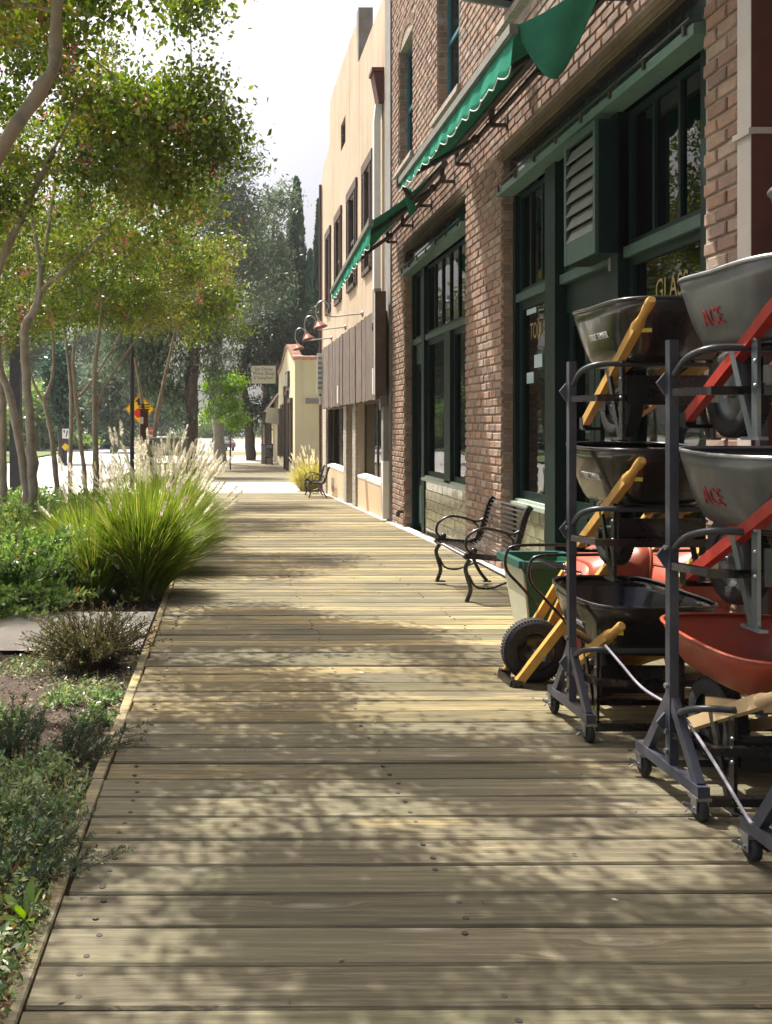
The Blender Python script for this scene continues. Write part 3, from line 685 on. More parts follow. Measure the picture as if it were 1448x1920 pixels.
# downspout by the near pier
m = MB(); m.box(3.045, 3.19, 5.205, 5.345, gz(5), 9.5); ds = m.obj('downspout', m_rust, bb)
MB().box(3.041, 3.0449, 5.207, 5.343, gz(5)+.02, 9.5).obj('pale_front', m_spout, ds)  # paler thin sheet over the walkway side of the brown pipe
m = MB(); z = 3.07; m.box(3.02, 3.0405, 5.19, 5.36, z, z+.035); m.box(3.0405, 3.21, 5.186, 5.2045, z, z+.035); m.box(3.0405, 3.21, 5.3455, 5.36, z, z+.035); m.obj('strap', m_spout, ds)
pv = MB(); pv.cyl((XW-.09, 15.95, gz(16)+.28), (XW, 15.95, gz(16)+.28), .035, 10); pv.cyl((XW-.09, 15.95, gz(16)+.28), (XW-.09, 15.95, gz(16)+.19), .035, 10); pv.obj('drain_stub', m_dkmetal, bb)
# ================================================================== AWNINGS
def fz(v, za, zb, sag): return za*(1-v)+zb*v-sag*4*v*(1-v)
def awning(label, yn, yf, xb_n, zb_n, xb_f, zb_f, zr, yrn, yrf, arms, flap, hang=True):
    t = thing('awning', label, 'awning', (XW, (yn+yf)/2, zr), 'green shop awnings')
    xr = 3.0
    def surf(u, v):
        y = (yrn+(yrf-yrn)*u)*(1-v)+(yn+(yf-yn)*u)*v; xb = xb_n+(xb_f-xb_n)*u; zb = zb_n+(zb_f-zb_n)*u
        return (xr+(xb-xr)*v, y, zr*(1-v)+(zb+.03)*v-.06*4*v*(1-v)*(.6+.4*math.cos(u*9)))
    m = MB(); m.grid(surf, 36, 10); o = m.obj('canopy', m_awn, t); so_ = o.modifiers.new('s', 'SOLIDIFY'); so_.thickness = .003
    n = max(8, int(abs(yf-yn)/.27)); k = 10
    def val(u, v):
        p = surf(u, 1); s = abs(math.sin(math.pi*u*n)); w = .012*math.sin(u*70)+.008*math.sin(u*31+1)
        return (p[0]-.015+w*v-.03*v, p[1], p[2]-.045-v*(.28*(1-(.62 if flap else .35)*u)+.045*s))
    if not hang: val0 = val; val = lambda u, v: val0(u, v*.12)
    m = MB(); m.grid(val, n*k, 4); o = m.obj('valance', m_awn, t); so_ = o.modifiers.new('s', 'SOLIDIFY'); so_.thickness = .003
    m = MB(); m.tube([val(i/(n*k), 1) for i in range(n*k+1)], .0055, 5); m.obj('trim', m_trimw, o)
    m = MB(); a = Vector((xb_n-.02, yn-.02, zb_n)); b = Vector((xb_f-.02, yf+.02, zb_f)); m.bar(a, b, .07, .075); m.obj('front_bar', m_barmetal, t)
    m = MB(); m.cyl((xr+.02, yrn-.05, zr-.02), (xr+.02, yrf+.05, zr-.02), .045, 12); m.obj('roller', m_dkmetal, t)
    m = MB(); m.bar((xr+.03, yrn, zr-.19), (xr+.03, yrf, zr-.19), .045, .045)
    nb = 4
    for q in range(nb):
        yy = yrn+.1+(yrf-yrn-.2)*q/(nb-1); m.box(xr+.02, XW, yy-.018, yy+.018, zr-.25, zr-.21); m.box(xr+.0, xr+.05, yy-.025, yy+.025, zr-.24, zr+.03); m.box(XW-.015, XW+.004, yy-.03, yy+.03, zr-.28, zr-.12)
    m.obj('bracket', m_dkmetal, t)
    for (ya, yb, ub) in arms:
        p = surf(ub, 1); A = Vector((xr-.03, ya, zr-.24)); Bm = Vector(((xr+p[0])/2-.05, yb, (zr-.24+p[2]-.05)/2)); E = Vector((p[0]+.02, p[1], p[2]-.06))
        m = MB(); m.bar(A, Bm, .045, .05); m.bar(Bm, E, .04, .045); m.ball(Bm, .04, 8, 6); m.ball(A, .055, 8, 6); m.obj('folding_arm', m_dkmetal, t)
    if flap:                             # loose end of the canvas drooping past the last arm
        def fl(u, v):
            a = Vector(surf(0, 1-v*.97)); d = .78*math.sin(math.pi*min(1, v*1.02))**.8
            return a+Vector((.02*u, .16*u*math.sin(math.pi*v)-.01+.03*math.sin(v*9+u*2)*u, -d*u*.66+.03*math.sin(v*8)*u))
        m = MB(); m.grid(fl, 8, 16); o = m.obj('loose_canvas', m_awn, t); so_ = o.modifiers.new('s', 'SOLIDIFY'); so_.thickness = .003
        def st(u, v):
            p = Vector((xb_f+.02, yf+.06, zb_f-.05)); return p+Vector((.12*u+.08*v, .10*u, -.42*v*(1-.3*u)))
        m = MB(); m.grid(st, 2, 6); o = m.obj('hanging_strip', m_awn, t); so_ = o.modifiers.new('s', 'SOLIDIFY'); so_.thickness = .003
        m = MB(); m.obb((xb_f-.01, yf+.06, zb_f), (.06, 0, 0), (0, .05, 0), (0, 0, .06)); m.bar((xb_f, yf+.06, zb_f-.04), (xb_f+.16, yf+.12, zb_f-.2), .03, .05); m.obj('end_cap', m_dkmetal, t)
    return t
awning('larger near green canvas awning with loose canvas sagging at its end, over the louvred entrance', 7.24, 11.75, 2.35, 4.56, 2.35, 4.56, 4.98, 7.0, 11.75, ((10.6, 11.2, .93), (7.6, 8.3, .12)), True)
awning('smaller far green canvas awning with drooping outer corner, beside the peach stucco wall', 12.3, 16.6, 2.05, 4.15, 2.05, 3.84, 4.96, 12.3, 16.6, ((12.7, 13.3, .12), (15.9, 15.2, .7)), False)
awning('unseen nearest green canvas awning, added out of view to shade the near brick pier', 2.2, 6.93, 2.35, 4.74, 2.35, 4.74, 4.98, 2.2, 6.93, ((3.0, 3.6, .15), (6.4, 5.8, .9)), False, False)  # unseen awning added to shade the near pier, valance cut short to stay hidden
# ================================================================== STUCCO BUILDING
SY0, SY1 = 17.02, 28.8
sb = thing('stucco_building', 'peach stucco two storey building with curved stepped parapet and shuttered brown windows', 'building', (XW, 23, gz(23)))
SWIN = [(19.05, 20.45), (21.3, 22.95), (24.0, 25.45), (26.4, 27.7)]
SW = [(a+.3, b-.3, 4.8, 7.0) for a, b in SWIN]
VENT = (23.35, 24.25, 8.7, 9.4)
LOW = [(17.75, 21.2, .24, 1.95), (23.35, 27.2, .22, 1.95), (21.75, 22.75, -1.2, 1.95)]
wall('wall', SW+[VENT]+LOW, XW, XW+.4, SY0, SY1, -1.2, 9.0, m_stucco, sb)
prof = [(SY0, 9.0), (SY0, 9.84)]+[(21.0, 9.84)]
prof += [(21.25, 9.9), (21.35, 10.3), (21.45, 10.8), (21.7, 10.95), (26.2, 10.95), (26.6, 10.9), (26.75, 10.5), (26.78, 9.75), (27.2, 9.6), (28.2, 9.5), (28.6, 9.35), (SY1, 9.2), (SY1, 9.0)]
m = MB(); v = VENT
m.prism([(XW, y_, z_) for y_, z_ in ([(SY0, 9.0), (SY0, 9.84), (21.0, 9.84), (21.25, 9.9), (21.35, 10.3), (21.45, 10.8), (21.7, 10.95), (v[0], 10.95), (v[0], 9.0)])][::-1], (.4, 0, 0))
m.prism([(XW, v[0], 9.4), (XW, v[0], 10.95), (XW, v[1], 10.95), (XW, v[1], 9.4)][::-1], (.4, 0, 0))
m.prism([(XW, y_, z_) for y_, z_ in ([(v[1], 9.0), (v[1], 10.95), (26.2, 10.95), (26.6, 10.9), (26.75, 10.5), (26.78, 9.75), (27.2, 9.6), (28.2, 9.5), (28.6, 9.35), (SY1, 9.2), (SY1, 9.0)])][::-1], (.4, 0, 0)); m.obj('parapet', m_stucco, sb)
MB().box(XW+.003, XW+.34, 21.16, 21.47, 9.9, 11.15).obj('merlon', m_concd, sb)
MB().box(XW+.42, XW+8, SY0+.1, SY1, -1.2, 8.9).obj('rear_block', m_stucco, sb)
MB().box(XW-.03, XW+.3, 17.0, 17.56, gz(17)-.2, 9.9).obj('corner_pilaster', m_concd, sb)
for (a, b) in SWIN:
    m = MB(); m.box(XW-.05, XW-.002, a-.02, b+.02, 7.0, 7.22); m.box(XW-.04, XW+.1, a+.3, a+.37, 4.8, 7.0); m.box(XW-.04, XW+.1, b-.37, b-.3, 4.8, 7.0); m.box(XW-.07, XW+.1, a+.22, b-.22, 4.70, 4.8)
    m.box(XW+.02, XW+.08, a+.37, b-.37, 5.84, 5.93); m.box(XW+.03, XW+.07, (a+b)/2-.02, (a+b)/2+.02, 4.8, 7.0); w = m.obj('window', m_brown, sb)
    MB().box(XW+.05, XW+.055, a+.36, b-.36, 4.8, 7.0).obj('pane', m_glass, w); MB().box(XW+.2, XW+.21, a+.3, b-.3, 4.8, 7.0).obj('curtain', m_curtain, w)
    for y0_, y1_ in ((a, a+.29), (b-.29, b)):
        s = MB(); s.box(XW-.045, XW-.005, y0_, y0_+.04, 4.72, 6.98); s.box(XW-.045, XW-.005, y1_-.04, y1_, 4.72, 6.98); s.box(XW-.02, XW-.005, y0_+.04, y1_-.04, 4.72, 6.98)
        for k in range(22): s.obb((XW-.03, (y0_+y1_)/2, 4.8+k*.098), (.012, 0, .02), (0, (y1_-y0_)/2-.04, 0), (.003, 0, -.003))
        s.obj('shutter', m_brown, w)
m = MB(); a, b, c, d = VENT; m.box(XW+.14, XW+.16, a, b, c, d)
for k in range(6): m.obb((XW+.08, (a+b)/2, c+.08+k*.11), (.05, 0, .04), (0, (b-a)/2, 0), (.004, 0, -.004))
m.obj('attic_vent', m_brown, sb)
# low walls, piers, shop windows
for a, b, c, d in LOW[:2]:
    m = MB(); m.prism([(XW-.02, a, c-.06), (XW-.02, a, c+.0), (XW+.15, a, c+.05), (XW+.15, a, c-.06)], (0, b-a, 0)); m.obj('shop_sill', m_white, sb)
    m = MB(); m.box(XW-.012, XW-.001, a, b, gz(a)-.3, c-.06); m.obj('low_wall', m_stuclow, sb)
    m = MB(); x = XW+.15
    nn = 2
    for q in range(nn+1):
        yy = a+(b-a)*q/nn; m.box(x, x+.06, max(a, yy-.04), min(b, yy+.04), c+.05, d)
    m.box(x+.002, x+.058, a, b, d-.08, d); w = m.obj('shop_window', m_brown, sb)
    MB().box(x+.02, x+.026, a, b, c+.04, d).obj('pane', m_glass, w)
    k = MB()
    for q in range(60):
        y0_ = a+(b-a)*q/60; x_ = x+.16+.02*(q % 2); k.box(x_, x_+.015, y0_, y0_+(b-a)/60*.97, c, c+.95)
    k.obj('cafe_curtain', m_curtain, w)
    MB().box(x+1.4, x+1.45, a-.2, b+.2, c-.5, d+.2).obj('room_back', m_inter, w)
def stack(y0, y1, x0, x1, z0, z1, nm):
    m = MB(); m.box(x0+.01, x1, y0+.01, y1-.01, z0, z1); o = m.obj(nm, m_mortar, sb); n = int((z1-z0)/.1); g = MB()
    for c in range(n): g.box(x0+R.uniform(-.003, .003), x1+.004, y0, y1, z0+c*.1+.006, z0+c*.1+.094)
    g.obj('brick_course', m_gbrick, o, kind='stuff')
for a, b in ((21.22, 21.72), (22.78, 23.32), (27.2, 27.75)): stack(a, b, XW-.06, XW+.25, gz(a)-.05, 1.9, 'brick_pier')
door_m = MB(); door_m.box(XW+.3, XW+.35, 21.72, 22.78, -.8, 1.95); door_m.obj('shop_door', m_brown, sb)
MB().box(XW-.02, XW-.0125, 25.6, 26.2, gz(26)+.18, gz(26)+.55).obj('floor_vent', m_concd, sb)
# brown board fascia
bf = thing('board_fascia', None, None, (2.95, 21, 2.7)); bf.parent = sb; bf.location = Vector((2.95, 21, 2.7))-sb.location
fz0, fz1 = 1.88, 3.6; FY0, FY1 = 17.3, 26.4
m = MB(); m.box(2.99, XW, FY0, FY1, fz1-.06, fz1-.02); m.box(2.99, XW, FY0, FY1, fz0+.03, fz0+.07); m.box(2.99, XW, FY1-.05, FY1, fz0+.07, fz1-.06); m.box(2.99, XW, FY0, FY0+.05, fz0+.07, fz1-.06); m.obj('backing', m_brown, bf)
bm = []
nb = 31; wd = (FY1-FY0)/nb
for k in range(nb):
    o = MB(); y0_ = FY0+k*wd; dx = R.uniform(-.012, .008); o.box(2.95+dx, 2.985, y0_+.006, y0_+wd-.006, fz0+R.uniform(-.02, .02), fz1+R.uniform(-.02, .03)); o.obj('board', m_board, bf)
m = MB(); m.box(2.90, 3.10, 17.05, 17.29, 1.95, 3.92); m.obj('end_post', m_brown, sb); MB().box(2.894, 2.899, 17.06, 17.2, 1.97, 3.9).obj('post_face', m_spout, sb)
m = MB(); m.box(2.93, 2.948, 22.75, 22.95, 1.95, 2.4); m.box(2.93, 2.948, 17.45, 17.6, 2.0, 2.5); m.obj('small_notice', m_white, sb)
sg = MB().box(2.80, 2.98, 26.45, 26.5, 2.32, 3.5).obj('banner_sign', m_white, sb)
m_print = M('faded_blue_print', (.25, .36, .42), .6)
for k in range(7): MB().box(2.82, 2.96, 26.446, 26.449, 2.45+k*.145, 2.52+k*.145).obj('print_line', m_print, sg)
MB().box(2.86, 2.96, 26.45, 26.48, 2.0, 2.25).obj('small_sign', m_white, sb)
# downspout with leader head
m = MB(); yy = 18.0
m.prism([(2.99, yy-.17, 8.35), (XW, yy-.17, 8.35), (XW, yy-.17, 7.75), (3.1, yy-.17, 7.75)][::-1], (0, .34, 0)); m.box(2.96, XW, yy-.2, yy+.2, 8.35, 8.43); lh = m.obj('leader_head', m_rust, sb)
m = MB(); m.bar((3.12, yy, 7.75), (3.08, yy, 7.35), .16, .13, (1, 0, 0)); m.box(3.02, 3.15, yy-.09, yy+.09, 4.1, 7.36); m.obj('upper_spout', m_white, sb)
m = MB(); m.box(3.02, 3.16, yy-.1, yy+.1, 3.55, 4.1); m.bar((3.1, yy, 3.6), (2.98, 17.5, 3.3), .16, .14, (1, 0, 0)); m.bar((3.0, 17.55, 3.6), (3.1, 17.3, 1.7), .18, .14, (1, 0, 0)); m.box(3.06, 3.2, 17.12, 17.34, .72, 1.75); m.obj('lower_spout', m_concd, sb)
MB().box(3.055, 3.2, 17.12, 17.34, gz(17)+.05, .72).obj('spout_boot', m_white, sb)
m = MB(); m.cyl((XW-.06, SY1-.1, gz(28)), (XW-.06, SY1-.1, 9.0), .05, 8); m.obj('corner_pipe', m_brown, sb)
# gooseneck lamps
def lamp(y, z, label):
    t = thing('gooseneck_lamp', label, 'lamp', (2.95, y, z), 'gooseneck lamps over the brown boards')
    MB().lathe([(.0, 0), (.07, 0), (.06, .03), (.02, .05)], (2.96, y, z), (-1, 0, 0), 12).obj('wall_plate', m_galv, t)
    p = curve([(2.93, y, z), (2.6, y, z-.03), (2.32, y, z-.06), (2.2, y, z+.02), (2.24, y, z+.17), (2.13, y, z+.27), (2.0, y, z+.2), (1.97, y, z+.02), (2.02, y, z-.12)], 5)
    MB().tube(p, .014, 7).obj('arm', m_galv, t)
    MB().lathe([(.02, .0), (.035, .04), (.06, .08), (.15, .17), (.16, .19), (.14, .18), (.05, .09), (.0, .07)], (2.02, y, z-.11), (.25, -.1, -1), 16).obj('shade', M('copper_shade', (.30, .15, .11), .45, metal=.5) if 'copper_shade' not in bpy.data.materials else bpy.data.materials['copper_shade'], t)
lamp(18.9, 3.72, 'nearest copper gooseneck lamp over the brown board fascia, closest to the downspout')
lamp(21.5, 3.72, 'middle copper gooseneck lamp over the brown board fascia')
lamp(24.2, 3.72, 'farthest copper gooseneck lamp over the brown board fascia, by the hanging banner')
# ================================================================== CREAM YELLOW SHOP
yb = thing('yellow_shop', 'cream yellow stucco shop with tiled gable parapet and dark timber doors', 'building', (3.8, 52, -1.2))
YX = 3.8
gp = [(46.7, 4.8), (47.6, 4.9), (50.6, 5.72), (52.0, 5.85), (53.4, 5.72), (57, 4.95), (60, 4.75)]
m = MB(); m.prism([(YX, a, b) for a, b in [(46.7, -1.4)]+gp+[(60, -1.4)]][::-1], (.35, 0, 0)); m.box(YX+.35, 14, 46.7, 47.05, -1.4, 4.8); m.box(YX+.35, 14, 47.05, 60, 4.2, 4.4); m.obj('wall', m_yellow, yb)
for k in range(34):
    yy = 46.75+k*.39; zz = np.interp(yy, [a for a, b in gp], [b for a, b in gp]); o = MB(); o.tube([(YX-.08, yy, zz+.05), (YX+.42, yy, zz+.09)], [.13, .11], 8); o.obj('roof_tile', m_rooft, yb)
for k in range(22):
    xx = YX+.55+k*.42; o = MB(); o.tube([(xx-.2, 46.66, 4.86), (xx+.2, 46.66, 4.87)], [.12, .10], 8); o.obj('roof_tile', m_rooft, yb)
m = MB(); m.prism([(4.35, 46.5, 2.5), (4.35, 46.5, 2.72), (4.35, 46.69, 2.78), (4.35, 46.69, 2.5)], (4, 0, 0)); m.obj('wall_ledge', m_concd, yb)
for y0_, y1_, z0_, z1_, nm in ((48.2, 50.0, -.6, 2.6, 'shuttered_window'), (50.9, 53.3, -1.18, 3.1, 'timber_door'), (54.4, 56.4, -.5, 2.4, 'shuttered_window'), (57.2, 59.2, -.6, 2.2, 'shuttered_window')):
    m = MB(); m.box(YX-.14, YX-.002, y0_, y0_+.25, z0_, z1_); m.box(YX-.14, YX-.002, y1_-.25, y1_, z0_, z1_); m.box(YX-.15, YX-.002, y0_-.1, y1_+.1, z1_, z1_+.25); m.box(YX-.06, YX-.002, y0_+.25, y1_-.25, z0_, z1_); o = m.obj(nm, m_brown, yb)
    m = MB()
    for k in range(5): yy = y0_+.3+k*(y1_-y0_-.6)/4; m.box(YX-.085, YX-.061, yy-.05, yy+.05, z0_+.05, z1_-.05)
    m.obj('slat_rail', m_barkd, o)
MB().box(YX-.05, YX-.003, 46.8, 48.1, -1.3, -.35).obj('grey_base', m_concd, yb)
m = MB(); m.box(YX-.12, YX-.003, 50.2, 52.2, 3.5, 4.4); o = m.obj('wall_sign', m_brown, yb); MB().box(YX-.135, YX-.121, 50.35, 52.05, 3.6, 4.3).obj('sign_face', m_concd, o)
m = MB(); m.box(YX-.1, YX-.003, 53.2, 54.4, 3.1, 3.7); m.obj('wall_sign', m_brown, yb)
ws = thing('hanging_sign', 'cream hanging shop sign with dark edge projecting past the yellow shop', 'sign', (3.0, 60, 3.6))
c0 = at(472, 719, 60); c1 = at(517, 686, 60)
MB().box(c0.x, c1.x, 59.95, 60.05, c0.z, c1.z).obj('board', m_cream, ws)
m = MB(); m.box(c0.x-.04, c1.x+.5, 59.94, 60.06, c1.z, c1.z+.09); m.box(c1.x, c1.x+.14, 59.94, 60.06, c0.z-.2, c1.z); m.obj('bracket', m_brown, ws)
cx = (c0.x+c1.x)/2
for s, dz, sz in (('San Dimas', .36, .30), ('Wine Shop', .08, .34), ('& Tasting Room', -.22, .28)): put_text('sign_lettering', s, sz, m_brown, (cx, 59.945, (c0.z+c1.z)/2+dz), (1, 0, 0), (0, 0, 1), ws, sx=.95 if sz > .29 else .7)
fs = thing('far_shop', 'dark timber fronted shop beyond the yellow shop', 'building', (4, 66, -1.2))
m = MB(); m.box(3.9, 9, 60.6, 74, -1.3, 3.4); m.obj('wall', m_yellow, fs)
m = MB(); m.prism([(3.0, 60.5, 2.3), (3.9, 60.5, 3.6), (9, 60.5, 4.2), (9, 60.5, 4.05), (3.9, 60.5, 3.4)][::-1], (0, 14, 0)); m.obj('roof', m_brown, fs)
for k in range(5): MB().box(3.25, 3.4, 61+k*3.1, 61.15+k*3.1, -1.2, 2.6).obj('porch_post', m_barkd, fs)
m = MB(); p = at(517, 775, 59); m.obb((3.35, 58.6, 2.0), (.45, 0, -.06), (0, .05, 0), (.05, 0, .5)); m.obj('tilted_board', m_cream, fs)
#@@OBJECTS
# ================================================================== WHEELBARROWS
def tray_pt(a, t, n=4.2):
    s = t**.62
    hw0, hl0, hw1, hl1 = .205, .27, .335, .41
    ca, sa = math.cos(a), math.sin(a)
    ux = math.copysign(abs(ca)**(2/n), ca); uy = math.copysign(abs(sa)**(2/n), sa)
    hw = hw0+(hw1-hw0)*s; hl = hl0+(hl1-hl0)*(t**.8); off = .06*(1-t)
    tp = 1-.14*(uy*.5+.5)
    return Vector((hw*ux*tp, hl*uy+off, .365+.275*t+.018*max(0, uy)*t))
def tray_mesh():
    m = MB(); N = 44; ts = [0, .06, .14, .26, .42, .6, .8, 1.0]
    m.grid(lambda u, v: tray_pt(u*2*math.pi, np.interp(v*7, range(8), ts)), N, 7)
    c = len(m.v); m.add([Vector((0, .06, .363))]+[tray_pt(k*2*math.pi/N, 0) for k in range(N)], [(0, 1+(k+1) % N, 1+k) for k in range(N)], True)
    return m
BW = {}
def barrow(kind, label, loc, mat4=None, group='wheelbarrows'):
    tm, hm = {'black': (m_trayblack, m_hyellow), 'grey': (m_traygrey, m_hred), 'red': (m_trayred, m_hpale), 'redy': (m_trayred, m_hyellow)}[kind]
    fm = m_blackmetal if kind != 'grey' else m_rackgrey
    t = thing('wheelbarrow', label, 'wheelbarrow', loc, group)
    if mat4 is not None: t.matrix_basis = mat4
    P = lambda mb, n, mt, p=t, **k: mb.obj(n, mt, p, False, **k)
    tr = P(tray_mesh(), 'tray', tm); so_ = tr.modifiers.new('s', 'SOLIDIFY'); so_.thickness = .003; so_.offset = 1
    m = MB(); m.tube([tray_pt(k*2*math.pi/44, 1)+Vector((0, 0, 0)) for k in range(45)], .0095, 7, False); P(m, 'rim', m_galv if kind == 'grey' else tm, tr)
    if kind == 'red':
        for q in (tr,)+tuple(tr.children): q.matrix_basis = Matrix.Translation((0, 0, .64*.36)) @ Matrix.Diagonal((1, 1, .64, 1)) if q is tr else q.matrix_basis
    for sx in (-1, 1):
        m = MB(); pts = [(.11*sx, .56, .08), (.262*sx, -.40, .51), ]
        m.bar(pts[0], pts[1], .036, .048)
        d = (Vector(pts[1])-Vector(pts[0])).normalized(); e = Vector(pts[1]); rad = [.027, .026, .019, .018, .021, .022, .016]; st = [0, .035, .07, .12, .17, .22, .235]
        m.tube([e+d*(q-.004) for q in st], rad, 8); h = P(m, 'handle', hm)
        if kind == 'grey':
            m = MB(); m.tube([e+d*(q+.0) for q in (.06, .08, .20, .245)], [.021, .024, .0245, .02], 10); P(m, 'grip', m_rack, h)
        m = MB(); x = .215*sx
        if kind == 'redy':
            m.tube(curve([(x, -.30, .46), (x, -.27, .30), (x, -.22, .05), (x, -.16, .0), (x, -.06, .02), (x, .02, .12), (x, .16, .30)], 5), .0095, 7); P(m, 'leg', fm); m = MB()
        if kind != 'redy': m.bar((x, -.14, .40), (x, -.14, .006), .014, .036, (0, 1, 0)); m.bar((x*.98, .02, .34), (x*.99, -.115, .008), .013, .032, (0, 1, 0)); m.bar((x, -.185, .006), (x, -.07, .006), .036, .012); P(m, 'leg', fm if kind != 'grey' else m_galvgrey)
        for z in (.20, .29, .37): P(MB().ball((x+.012*sx, -.155, z), .009, 6, 4), 'bolt', m_galv)
        m = MB(); m.prism([(.13*sx, -.25, .455), (.13*sx, -.25, .42), (.10*sx, .22, .28), (.10*sx, .22, .34)], (.03*sx, 0, 0)); P(m, 'riser', hm)
        m = MB(); m.bar((.12*sx, .37, .185), (.085*sx, .36, .185), .05, .07); m.ball((.15*sx, .36, .19), .014, 6, 4); P(m, 'axle_bracket', m_galv)
    m = MB(); m.obb((0, -.165, .235), (.20, 0, 0), (0, .004, 0), (0, 0, .07)); P(m, 'cross_panel', fm)
    m = MB(); m.bar((-.12, .56, .05), (.12, .56, .05), .05, .016); m.bar((-.135, .55, .08), (-.088, .55, .08), .05, .062); m.bar((.135, .55, .08), (.088, .55, .08), .05, .062); P(m, 'nose_guard', m_blackmetal)
    w = thing('wheel', None, None, (0, .36, .19)); w.parent = t
    m = MB(); prof = [(.118, -.04), (.155, -.048), (.178, -.038), (.187, -.02), (.19, 0), (.187, .02), (.178, .038), (.155, .048), (.118, .04)]
    m.lathe(prof, (0, 0, 0), (1, 0, 0), 36)
    for k in range(60):
        a = 2*math.pi*k/60
        for s in (-1, 1):
            c = Vector((s*.02, math.cos(a)*.187, math.sin(a)*.187)); m.obb(c, (.013, 0, 0), Vector((s*.003, -math.sin(a), math.cos(a)))*.006, Vector((0, math.cos(a), math.sin(a)))*.003)
    P(m, 'tyre', m_tyre, w)
    m = MB(); m.lathe([(.0, -.012), (.03, -.014), (.06, -.004), (.10, -.012), (.125, -.038), (.128, -.03), (.128, .03), (.125, .038), (.10, .012), (.06, .004), (.03, .014), (0, .012)], (0, 0, 0), (1, 0, 0), 28); P(m, 'rim', m_blackmetal if kind != 'grey' else m_traygrey, w)
    m = MB(); m.cyl((-.14, 0, 0), (.14, 0, 0), .011, 8); m.cyl((-.05, 0, 0), (.05, 0, 0), .022, 10); P(m, 'hub', m_galv, w)
    # printed marks
    def side(tq, yq):
        best = min((abs(tray_pt(a, tq).y-yq), a) for a in np.linspace(math.pi*.6, math.pi*1.4, 200))[1]; p = tray_pt(best, tq); u = (tray_pt(best, tq+.05)-tray_pt(best, tq-.05)).normalized(); f = (tray_pt(best+.03, tq)-tray_pt(best-.03, tq)).normalized()
        f = f if f.y < 0 else -f
        u = (u-f*u.dot(f)).normalized(); return p+f.cross(u)*.006, f, u
    if kind == 'black':
        p, f, u = side(.5, -.02); put_text('lettering', 'TRUE TEMPER', .046, m_letterwhite, p, f, u, t, False, ext=.0015, sx=.85)
        p, f, u = side(.5, -.30)
        m = MB(); m.obb(tray_pt(math.pi*1.36, .5)+Vector((-.004, -.008, 0)), Vector((.035, -.012, 0)), Vector((0, .003, 0)), Vector((0, 0, .009))); P(m, 'yellow_sticker', m_ysticker, t)
    if kind == 'grey':
        p, f, u = side(.40, .05); put_text('lettering', 'ACE', .10, m_letterred, p, f, u, t, False, ext=.0015, sx=.85)
    if kind == 'red':
        a_ = math.pi*.0; p = tray_pt(0, .34); u = (tray_pt(0, .44)-tray_pt(0, .24)).normalized(); f = Vector((0, -1, 0)); n_ = Vector((-1, 0, .5)).normalized()
        f = Vector((0, -1, 0)); u = n_.cross(f).normalized(); p = Vector((.115, -.02, .40))
        m = MB(); m.tube([p+f*.14*math.cos(k*2*math.pi/28)+u*.062*math.sin(k*2*math.pi/28) for k in range(29)], .004, 4, False); P(m, 'oval_mark', m_letterwhite, tr)
        put_text('lettering', 'ACE', .075, m_letterwhite, p+n_*.002, f, u, t, False)
    return t
m_rackgrey = M('grey_frame_paint', (.07, .08, .085), .4, metal=.3, var=.15)
m_galvgrey = M('shiny_leg_metal', (.20, .23, .26), .3, metal=.8, var=.15)
C1, C2, C3 = (2.12, 4.45), (2.18, 3.47), (2.045, 2.62)
barrow('black', 'black wheelbarrow with yellow handles on the top tier, far column of the display', (*C1, 1.33))
barrow('black', 'black wheelbarrow with yellow handles on the middle tier, between two other black ones', (C1[0], 4.54, .645))
barrow('black', 'black wheelbarrow with yellow handles standing on the boards at the bottom of its column', (C1[0], 4.74, gz(4.7)))
barrow('grey', 'grey wheelbarrow with red handles and red lettering, top tier of the middle column', (*C2, 1.345))
barrow('grey', 'grey wheelbarrow with red handles, just above the low red one', (*C2, .645))
barrow('red', 'low red wheelbarrow with pale wood handles and white oval mark inside its tray', (C2[0]+.0, 3.62, gz(3.6)))
barrow('grey', 'grey wheelbarrow cut off by the picture edge, only the tip of its rim in view', (*C3, 1.50))
def lean(x, y, th=math.radians(80)):
    c, s = math.cos(th), math.sin(th)
    mm = Matrix(((0, -c, s), (-1, 0, 0), (0, -s, -c))).to_4x4(); mm.translation = (x, y, gz(y)+.577); return mm
barrow('redy', 'red wheelbarrow stood on its nose with its black wheel facing the boardwalk, yellow handles up', (0, 0, 0), lean(1.745, 5.42))
barrow('redy', 'second red wheelbarrow stood on end behind the black ones, nearer the shop window', (0, 0, 0), lean(2.34, 5.62))
